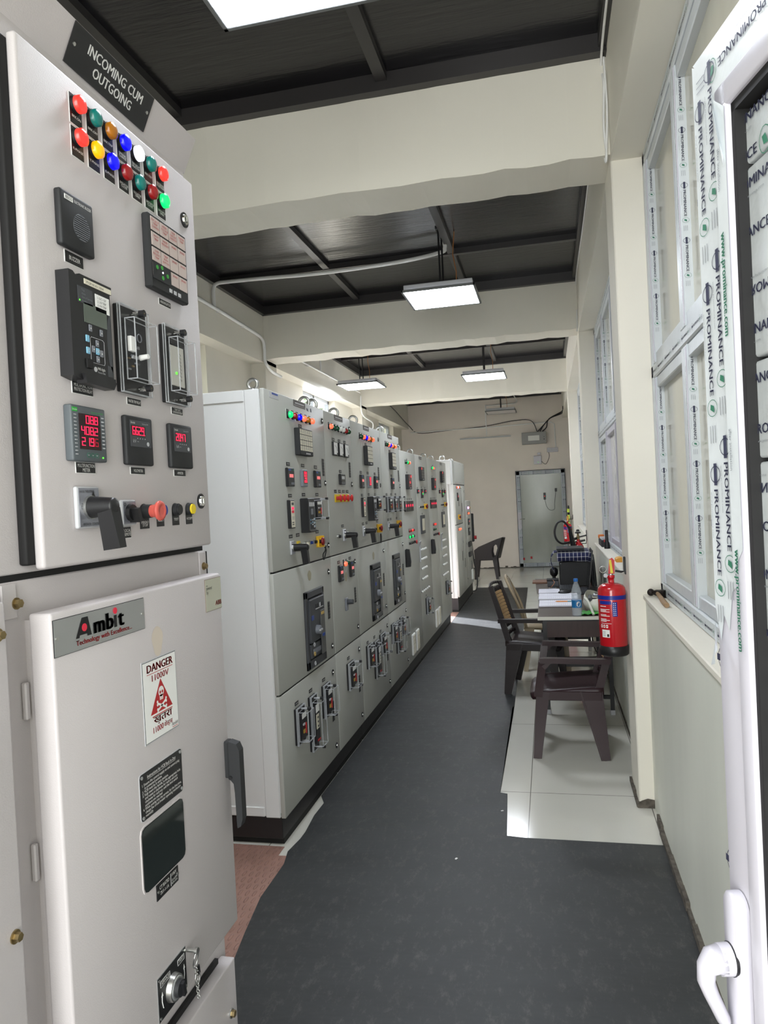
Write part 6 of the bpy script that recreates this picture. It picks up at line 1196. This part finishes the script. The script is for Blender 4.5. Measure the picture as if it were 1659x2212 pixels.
# computer case, laptops, shirt
t = thing('computer_case', 'black computer case standing on the farther table under the plaid shirt', 'computer', (.205, 7.2, TZ)); b = MB(); b.box(.072, .335, 7.02, 7.42, TZ-.001, .955, blk, .004); b.box(.076, .33, 7.017, 7.02, TZ+.006, .95, mat('black_side_panel', (30, 30, 31), .6), .001); b.cyl((.085, 7.016, .94), (.085, 7.02, .94), .003, .003, lgrey, 8); b.build('case_body', t)
plaid = mat('plaid_cloth', (30, 34, 74), .85); n = plaid.node_tree.nodes; l = plaid.node_tree.links; g_ = n.new('ShaderNodeTexCoord'); sp = n.new('ShaderNodeSeparateXYZ'); l.new(g_.outputs['Object'], sp.inputs[0]); outs = []
for ax, pd, w_ in (('X', .036, .16), ('Z', .040, .12), ('Y', .036, .16)):
    m1 = n.new('ShaderNodeMath'); m1.operation = 'DIVIDE'; l.new(sp.outputs[ax], m1.inputs[0]); m1.inputs[1].default_value = pd; m2 = n.new('ShaderNodeMath'); m2.operation = 'FRACT'; l.new(m1.outputs[0], m2.inputs[0]); m3 = n.new('ShaderNodeMath'); m3.operation = 'LESS_THAN'; l.new(m2.outputs[0], m3.inputs[0]); m3.inputs[1].default_value = w_; outs.append(m3)
a1 = n.new('ShaderNodeMath'); a1.operation = 'ADD'; l.new(outs[0].outputs[0], a1.inputs[0]); l.new(outs[1].outputs[0], a1.inputs[1]); a2 = n.new('ShaderNodeMath'); a2.operation = 'ADD'; l.new(a1.outputs[0], a2.inputs[0]); l.new(outs[2].outputs[0], a2.inputs[1]); a3 = n.new('ShaderNodeMath'); a3.operation = 'MULTIPLY'; l.new(a2.outputs[0], a3.inputs[0]); a3.inputs[1].default_value = .5
mx = n.new('ShaderNodeMix'); mx.data_type = 'RGBA'; l.new(a3.outputs[0], mx.inputs[0]); mx.inputs[6].default_value = (.012, .016, .07, 1); mx.inputs[7].default_value = (.78, .78, .8, 1); l.new(mx.outputs[2], n['Principled BSDF'].inputs['Base Color'])
b = MB(); pr = []; N = 14
for i in range(N+1):
    f = i/N; x = .055+.30*f; w_ = .004*sin(9*f); pr.append([(x, 7.005+w_, .958+.006*sin(5*f)), (x, 7.0+w_, 1.03), (x, 7.03, 1.052), (x, 7.41, 1.052), (x, 7.44+w_, 1.03), (x, 7.435, .96)])
vs = [q for r in pr for q in r]; b.add(vs, [(i*6+j, i*6+j+1, (i+1)*6+j+1, (i+1)*6+j) for i in range(N) for j in range(5)]+[(0, 1, 2, 3, 4, 5)], plaid, True)
pr = []
for i, (dx, z) in enumerate(((0, 1.05), (-.03, 1.045), (-.055, 1.01), (-.06, .965), (-.048, .905), (-.03, .86))): pr.append([(.058+dx, 7.0+.02*k_+.006*sin(i+2*k_), z+.008*sin(k_*2)) for k_ in range(8)])
vs = [q for r in pr for q in r]; b.add(vs, [(i*8+j, i*8+j+1, (i+1)*8+j+1, (i+1)*8+j) for i in range(5) for j in range(7)], plaid, True)
o = b.build('plaid_shirt', org=(.2, 7.2, .958)); o.modifiers.new('s', 'SOLIDIFY').thickness = .004; tag(o, 'navy and white plaid shirt draped over the black computer case', 'shirt')
t = thing('laptop', 'closed dark laptop lying on top of the plaid shirt', 'laptop', (.2, 7.2, 1.06)); b = MB(); b.box(.052, .30, 7.0, 7.36, 1.060, 1.070, dgrey, .004); b.build('base', t); b = MB(); b.box(.050, .302, 6.998, 7.362, 1.071, 1.080, blk2, .004); b.box(.12, .15, 7.1, 7.13, 1.080, 1.0804, redp); b.build('lid', t)
t = thing('laptop', 'open black laptop with a glossy screen turned towards the aisle, before the computer case', 'laptop', (.25, 6.72, TZ)); b = MB(); b.box(.165, .40, 6.42, 6.80, TZ-.0, TZ+.020, blk, .004)
for i in range(5): b.box(.20+.022*i, .216+.022*i, 6.46, 6.76, TZ+.020, TZ+.022, dgrey)
b.build('base', t); b = MB(); b.bar((.30, 6.61, TZ+.022), (.345, 6.61, 1.10), (0, 1, 0), .39, .010, .39, .008, blk); o = b.build('lid', t); b = MB(); b.bar((.2975, 6.61, TZ+.045), (.338, 6.61, 1.085), (0, 1, 0), .36, .006, .36, .006, mat('glossy_screen', (24, 24, 28), .06, spec=.7)); b.build('screen', o)
b = MB(); b.lathe((.02, 7.22, .80), [(0, -.0), (.02, 0), (.036, .02), (.040, .045), (.036, .07), (.02, .088), (0, .09)], blk, 20); b.cyl((.02, 7.22, TZ), (.02, 7.22, .802), .02, .015, blk, 14); tag(b.build('desk_speaker', org=(.02, 7.22, TZ)), 'round black speaker left of the computer case', 'speaker')
b = MB(); b.box(-.045, .06, 7.02, 7.17, TZ-.001, .775, dgrey, .004); b.box(-.05, .06, 7.03, 7.15, .778, .792, blk2, .003); b.tube(bez([(.0, 7.05, .79), (.02, 6.98, .77), (-.01, 6.9, .738), (-.03, 6.86, .733)]), .0025, mat('orange_cable', (200, 130, 90), .5), 5); tag(b.build('network_switch', org=(0, 7.1, TZ)), 'dark grey network box with thin orange cables left of the computer case', 'network box')
b = MB(); b.box(-.03, .035, 6.82, 6.94, TZ-.002, TZ+.008, lgrey, .003); b.box(-.027, .032, 6.824, 6.936, TZ+.008, TZ+.009, blk); tag(b.build('mobile_phone', org=(0, 6.88, TZ)), 'silver-edged mobile phone in front of the network box', 'phone')
b = MB(); b.box(-.19, -.05, 7.30, 7.50, .722, .738, mat('brown_plank', (120, 86, 68), .6), .002); tag(b.build('wooden_board', org=(-.12, 7.4, .722)), 'small brown board sticking out beyond the farther table', 'board')
b = MB(); b.box(.36, .376, 6.95, 7.35, TZ, 1.02, blk2, .006); b.tube(bez([(.37, 6.95, 1.02), (.375, 6.9, .95), (.38, 6.88, .85), (.385, 6.86, .74)]), .012, blk, 6); tag(b.build('laptop_bag', org=(.37, 7.1, TZ)), 'black laptop bag leaning against the wall behind the computer case', 'bag')
# things on the sills
SZ = 1.075
b = MB(); b.lathe((.50, 6.9, SZ), [(0, 0), (.024, 0), (.026, .012), (.022, .05), (.0145, .07), (.0135, .165), (.014, .17), (0, .17)], blk, 20); b.box(.474, .482, 6.893, 6.907, SZ+.06, SZ+.085, redp, .001); tag(b.build('torch', org=(.50, 6.9, SZ)), 'black torch with a red switch standing upright on the second window sill', 'torch')
b = MB(); b.box(.465, .522, 7.1, 7.5, SZ, SZ+.062, blk2, .004); tag(b.build('tool_box', org=(.49, 7.3, SZ)), 'black box on the second window sill behind the torch', 'box')
b = MB(); b.box(.47, .52, 7.12, 7.4, SZ+.0635, SZ+.084, lgrey, .004); tag(b.build('sander_case', org=(.49, 7.25, SZ+.0635)), 'silver-grey case lying on the black box on the sill', 'case')
b = MB(); b.box(.462, .515, 7.42, 7.5, SZ+.064, SZ+.098, mat('orange_plastic', (222, 120, 50), .5), .004); tag(b.build('screwdriver_handle', org=(.49, 7.45, SZ+.064)), 'orange plastic tool on the black box at the far end of the sill', 'tool')
b = MB(); b.prism([(0, 0), (.055, 0), (.055, .028), (.035, .034), (.012, .030), (0, .022)], (.462, 5.55, SZ), (1, 0, 0), (0, 0, 1), (0, 1, 0), .13, mat('amber_plastic', (226, 160, 50), .45)); tag(b.build('tape_measure', org=(.49, 5.6, SZ)), 'amber yellow plastic block on the second window sill above the red extinguisher', 'tool')
iron = mat('old_iron', (46, 40, 38), .5, .6, bump=.3); woodh = mat('worn_wood', (150, 122, 92), .7, var=.25, vscale=20, stretch=(1, 6, 1))
t = thing('hammer', 'ball-pein hammer with a worn wooden handle lying on the nearest window sill', 'hammer', (.49, 3.72, SZ)); b = MB(); hz = SZ+.020
b.cyl((.472, 3.74, hz), (.49, 3.72, hz), .010, .014, iron, 14); b.cyl((.487, 3.725, hz), (.512, 3.69, hz), .015, .019, iron, 8, smooth=False); b.cyl((.512, 3.69, hz), (.523, 3.678, hz), .019, .0185, iron, 16)
q_ = bmesh.new(); bmesh.ops.create_uvsphere(q_, u_segments=16, v_segments=10, radius=.0175); [setattr(v, 'co', v.co+V((.466, 3.746, hz))) for v in q_.verts]; b.absorb(q_, iron, True); b.build('head', t)
b = MB(); P_ = [(.492, 3.712, hz), (.489, 3.60, hz-.004), (.486, 3.48, hz-.008), (.483, 3.37, hz-.008)]
for a, c, r0_, r1_ in zip(P_, P_[1:], (.009, .010, .0125), (.010, .0125, .0115)): b.cyl(a, c, r0_, r1_, woodh, 12)
b.build('handle', t)
# ------------------------------------------------------------------ fire extinguishers
fred = mat('extinguisher_red', (186, 26, 36), .22, spec=.6, coat=.5); fblue = mat('extinguisher_blue_band', (24, 44, 140), .3); fye = mat('yellow_lever', (222, 200, 50), .4)
def abc(cx, cy, z0, H, R, label, rot=0):
    t = thing('fire_extinguisher', label, 'fire extinguisher', (cx, cy, z0), 'red powder extinguishers'); c = (cx, cy, z0); k = H/.372
    b = MB(); b.lathe(c, [(R*.96, .05*k), (R, .055*k), (R, .335*k), (R*.96, .352*k), (R*.82, .366*k), (R*.55, .374*k), (R*.24, .378*k), (R*.22, .378*k), (R*.22, .40*k), (R*.27, .402*k), (R*.27, .418*k), (0, .418*k)], fred, 40); b.build('cylinder', t)
    q = MB(); q.lathe(c, [(0, 0), (R*.95, 0), (R*1.03, .006*k), (R*1.03, .05*k), (R*.9, .054*k)], blk, 40); q.build('foot_ring', t)
    q = MB(); q.lathe(c, [(R*1.006, .296*k), (R*1.006, .317*k)], fblue, 40)
    q.build('blue_band', t)
    q = MB(); e = R*1.012
    def arc(a0, a1, za, zb, m, ee=e): n_ = 8; vs = [(cx+ee*cos(a0+(a1-a0)*i/n_), cy+ee*sin(a0+(a1-a0)*i/n_), z) for z in (z0+za*k, z0+zb*k) for i in range(n_+1)]; q.add(vs, [(i, i+1, n_+2+i, n_+1+i) for i in range(n_)], m)
    A0 = -2.65+rot; arc(A0, A0+.95, .272, .290, fblue); arc(A0+1.0, A0+1.35, .21, .285, fblue, e*1.002)
    for i, z in enumerate((.262, .246, .240, .234, .218, .212, .196, .190, .184)): arc(A0+.05, A0+.55+.25*(i % 2), z-.0015, z+.0015, wht, e*1.003)
    for i in range(7): arc(A0+1.08+.001, A0+1.13, .215+.01*i, .220+.01*i, wht, e*1.006); arc(A0+1.2, A0+1.25, .215+.01*i, .220+.01*i, wht, e*1.006)
    for i in range(3): arc(A0+.06+.22*i, A0+.2+.22*i, .150, .166, wht, e*1.003); arc(A0+.1+.22*i, A0+.16+.22*i, .154, .162, fred, e*1.005)
    arc(A0+.15, A0+.75, .100, .140, wht, e*1.003)
    for i in range(5): arc(A0+.2, A0+.45, .106+.006*i, .108+.006*i, greyp, e*1.006)
    arc(A0+.55, A0+.7, .104, .118, ink, e*1.006); arc(A0+.1, A0+.9, .172, .174, wht, e*1.003); q.build('printed_label', t, label='red label with white print and blue strip')
    v = MB(); zt = z0+.418*k; v.cyl((cx, cy, zt-.02), (cx, cy, zt+.022), .012, .010, steel, 14); v.cyl((cx, cy, zt), (cx-.032, cy-.004, zt), .007, .007, steel, 10); v.cyl((cx-.028, cy-.02, zt), (cx-.028, cy-.012, zt), .011, .011, lgrey, 16); v.build('valve', t)
    h = MB(); h.bar((cx-.002, cy, zt+.012), (cx+.004, cy-.008, zt+.085), (1, 0, 0), .022, .014, .016, .010, fred); h.prism([(-.016, 0), (.016, 0), (.018, .07), (.006, .085), (-.008, .075)], (cx+.002, cy-.012, zt+.008), (1, 0, 0), (0, 0, 1), (0, -1, 0), .003, fred)
    h.bar((cx+.004, cy-.017, zt+.012), (cx-.002, cy-.017, zt+.082), (1, 0, 0), .013, .005, .011, .005, fye); h.build('lever', t); r = MB(); r.ring((cx-.040, cy-.012, zt+.032), .017, .0016, steel, 'y'); r.build('pin_ring', t)
    return t
abc(.302, 4.0, .738, .372, .0715, 'big red fire extinguisher with a blue band hanging on the near right column')
b = MB(); b.tube([(.325, 4.0, 1.178), (.355, 4.0, 1.172), (.372, 4.0, 1.176), (.374, 4.0, 1.25)], .006, blk, 8); b.box(.372, .378, 3.98, 4.02, 1.16, 1.25, blk); tag(b.build('extinguisher_bracket', org=(.375, 4, 1.2)), 'black hook bracket holding the big red extinguisher', 'bracket')
abc(.285, 12.25, .765, .33, .068, 'small-looking red powder extinguisher hanging far away on the third right column')
b = MB(); b.tube([(.30, 12.25, 1.17), (.372, 12.25, 1.17), (.374, 12.25, 1.24)], .006, blk, 8); tag(b.build('extinguisher_bracket', org=(.375, 12.25, 1.2)), 'black hook bracket above the farthest red extinguisher', 'bracket')
t = thing('fire_extinguisher', 'red CO2 extinguisher with valve wheel, black hose and horn on the second right column', 'fire extinguisher', (.285, 7.92, .45)); c = (.285, 7.92, .45)
b = MB(); b.lathe(c, [(0, 0), (.064, 0), (.066, .01), (.066, .53), (.060, .565), (.045, .60), (.026, .625), (.018, .633), (.018, .655), (0, .655)], fred, 32); b.build('cylinder', t)
b = MB(); b.lathe((c[0], c[1], 1.085), [(0, 0), (.016, 0), (.018, .02), (.014, .04), (.020, .05), (.012, .06), (.008, .09), (0, .09)], brass, 16); b.lathe((c[0], c[1], 1.165), [(.004, .0), (.030, .004), (.032, .012), (.026, .02), (.006, .022)], blk, 24); b.cyl((c[0], c[1], 1.19), (c[0], c[1], 1.21), .02, .012, blk2, 14); b.build('valve', t)
b = MB(); b.bar((c[0]-.03, c[1], 1.075), (c[0]+.072, c[1], 1.095), (0, 1, 0), .02, .026, .02, .02, blk); b.bar((c[0]-.055, c[1], 1.115), (c[0]+.085, c[1], 1.145), (0, 1, 0), .014, .01, .014, .016, blk); b.tube([(c[0]+.03, c[1], 1.06), (.365, c[1], 1.06), (.372, c[1], 1.10), (.372, c[1], 1.20)], .005, blk, 6); b.build('carry_handle', t)
b = MB(); b.tube(bez([(c[0]-.01, c[1], 1.12), (.20, 7.86, 1.085), (.12, 7.80, 1.075), (.065, 7.78, 1.12), (.048, 7.78, 1.20), (.075, 7.78, 1.285), (.125, 7.78, 1.31), (.17, 7.79, 1.275), (.20, 7.80, 1.22)]), .011, blk, 10); b.build('hose', t); b = MB(); b.cyl((.195, 7.80, 1.25), (.232, 7.84, 1.04), .014, .030, blk, 18); b.cyl((.232, 7.84, 1.04), (.24, 7.85, .98), .030, .034, blk, 18); b.build('discharge_horn', t)
# high-visibility vest near the back
b = MB(); hv = mat('hi_vis_yellow', (206, 230, 90), .7); b.box(.335, .376, 14.0, 14.35, 1.02, 1.30, hv, .01); b.box(.333, .376, 14.0, 14.35, 1.19, 1.235, dgrey); b.box(.333, .376, 14.0, 14.35, 1.06, 1.09, lgrey); b.cyl((.36, 14.15, 1.30), (.36, 14.15, 1.36), .02, .012, blk, 8)
tag(b.build('safety_vest', org=(.36, 14.1, 1.02)), 'yellow-green safety vest hanging on the right wall near the back', 'vest')
# mains cables under the table
for i, pts in enumerate(([(.40, 6.3, .60), (.36, 6.1, .35), (.38, 5.9, .18), (.42, 6.3, .03), (.43, 6.6, .02)], [(.36, 6.5, .66), (.30, 6.3, .45), (.33, 6.1, .30), (.40, 6.0, .50), (.42, 6.2, .66)])):
    b = MB(); b.tube(bez(pts), .005, blk, 6); tag(b.build('power_cable', org=pts[0]), ('black cable drooping to the floor behind the near table', 'black cable looping under the near table top')[i], 'cable')
for x, y, r_, lb in ((-.305, 3.70, .4, 'tiny white paper scrap on the mat, beside the corner of the cream tiles'), (-.47, 3.18, 1.1, 'tiny white paper scrap on the middle of the near mat')):
    b = MB(); b.add([(x, y, .0056), (x+.014*cos(r_), y+.014*sin(r_), .0062), (x+.012*cos(r_)-.008*sin(r_), y+.012*sin(r_)+.008*cos(r_), .0075), (x-.008*sin(r_), y+.008*cos(r_), .006)], [(0, 1, 2, 3)], wht); b.prism([(0, 0), (.012, 0), (.010, .007), (0, .006)], (x, y, .0054), (cos(r_), sin(r_), 0), (-sin(r_), cos(r_), 0), (0, 0, 1), .0008, wht)
    tag(b.build('paper_scrap', org=(x, y, .0054)), lb, 'paper')
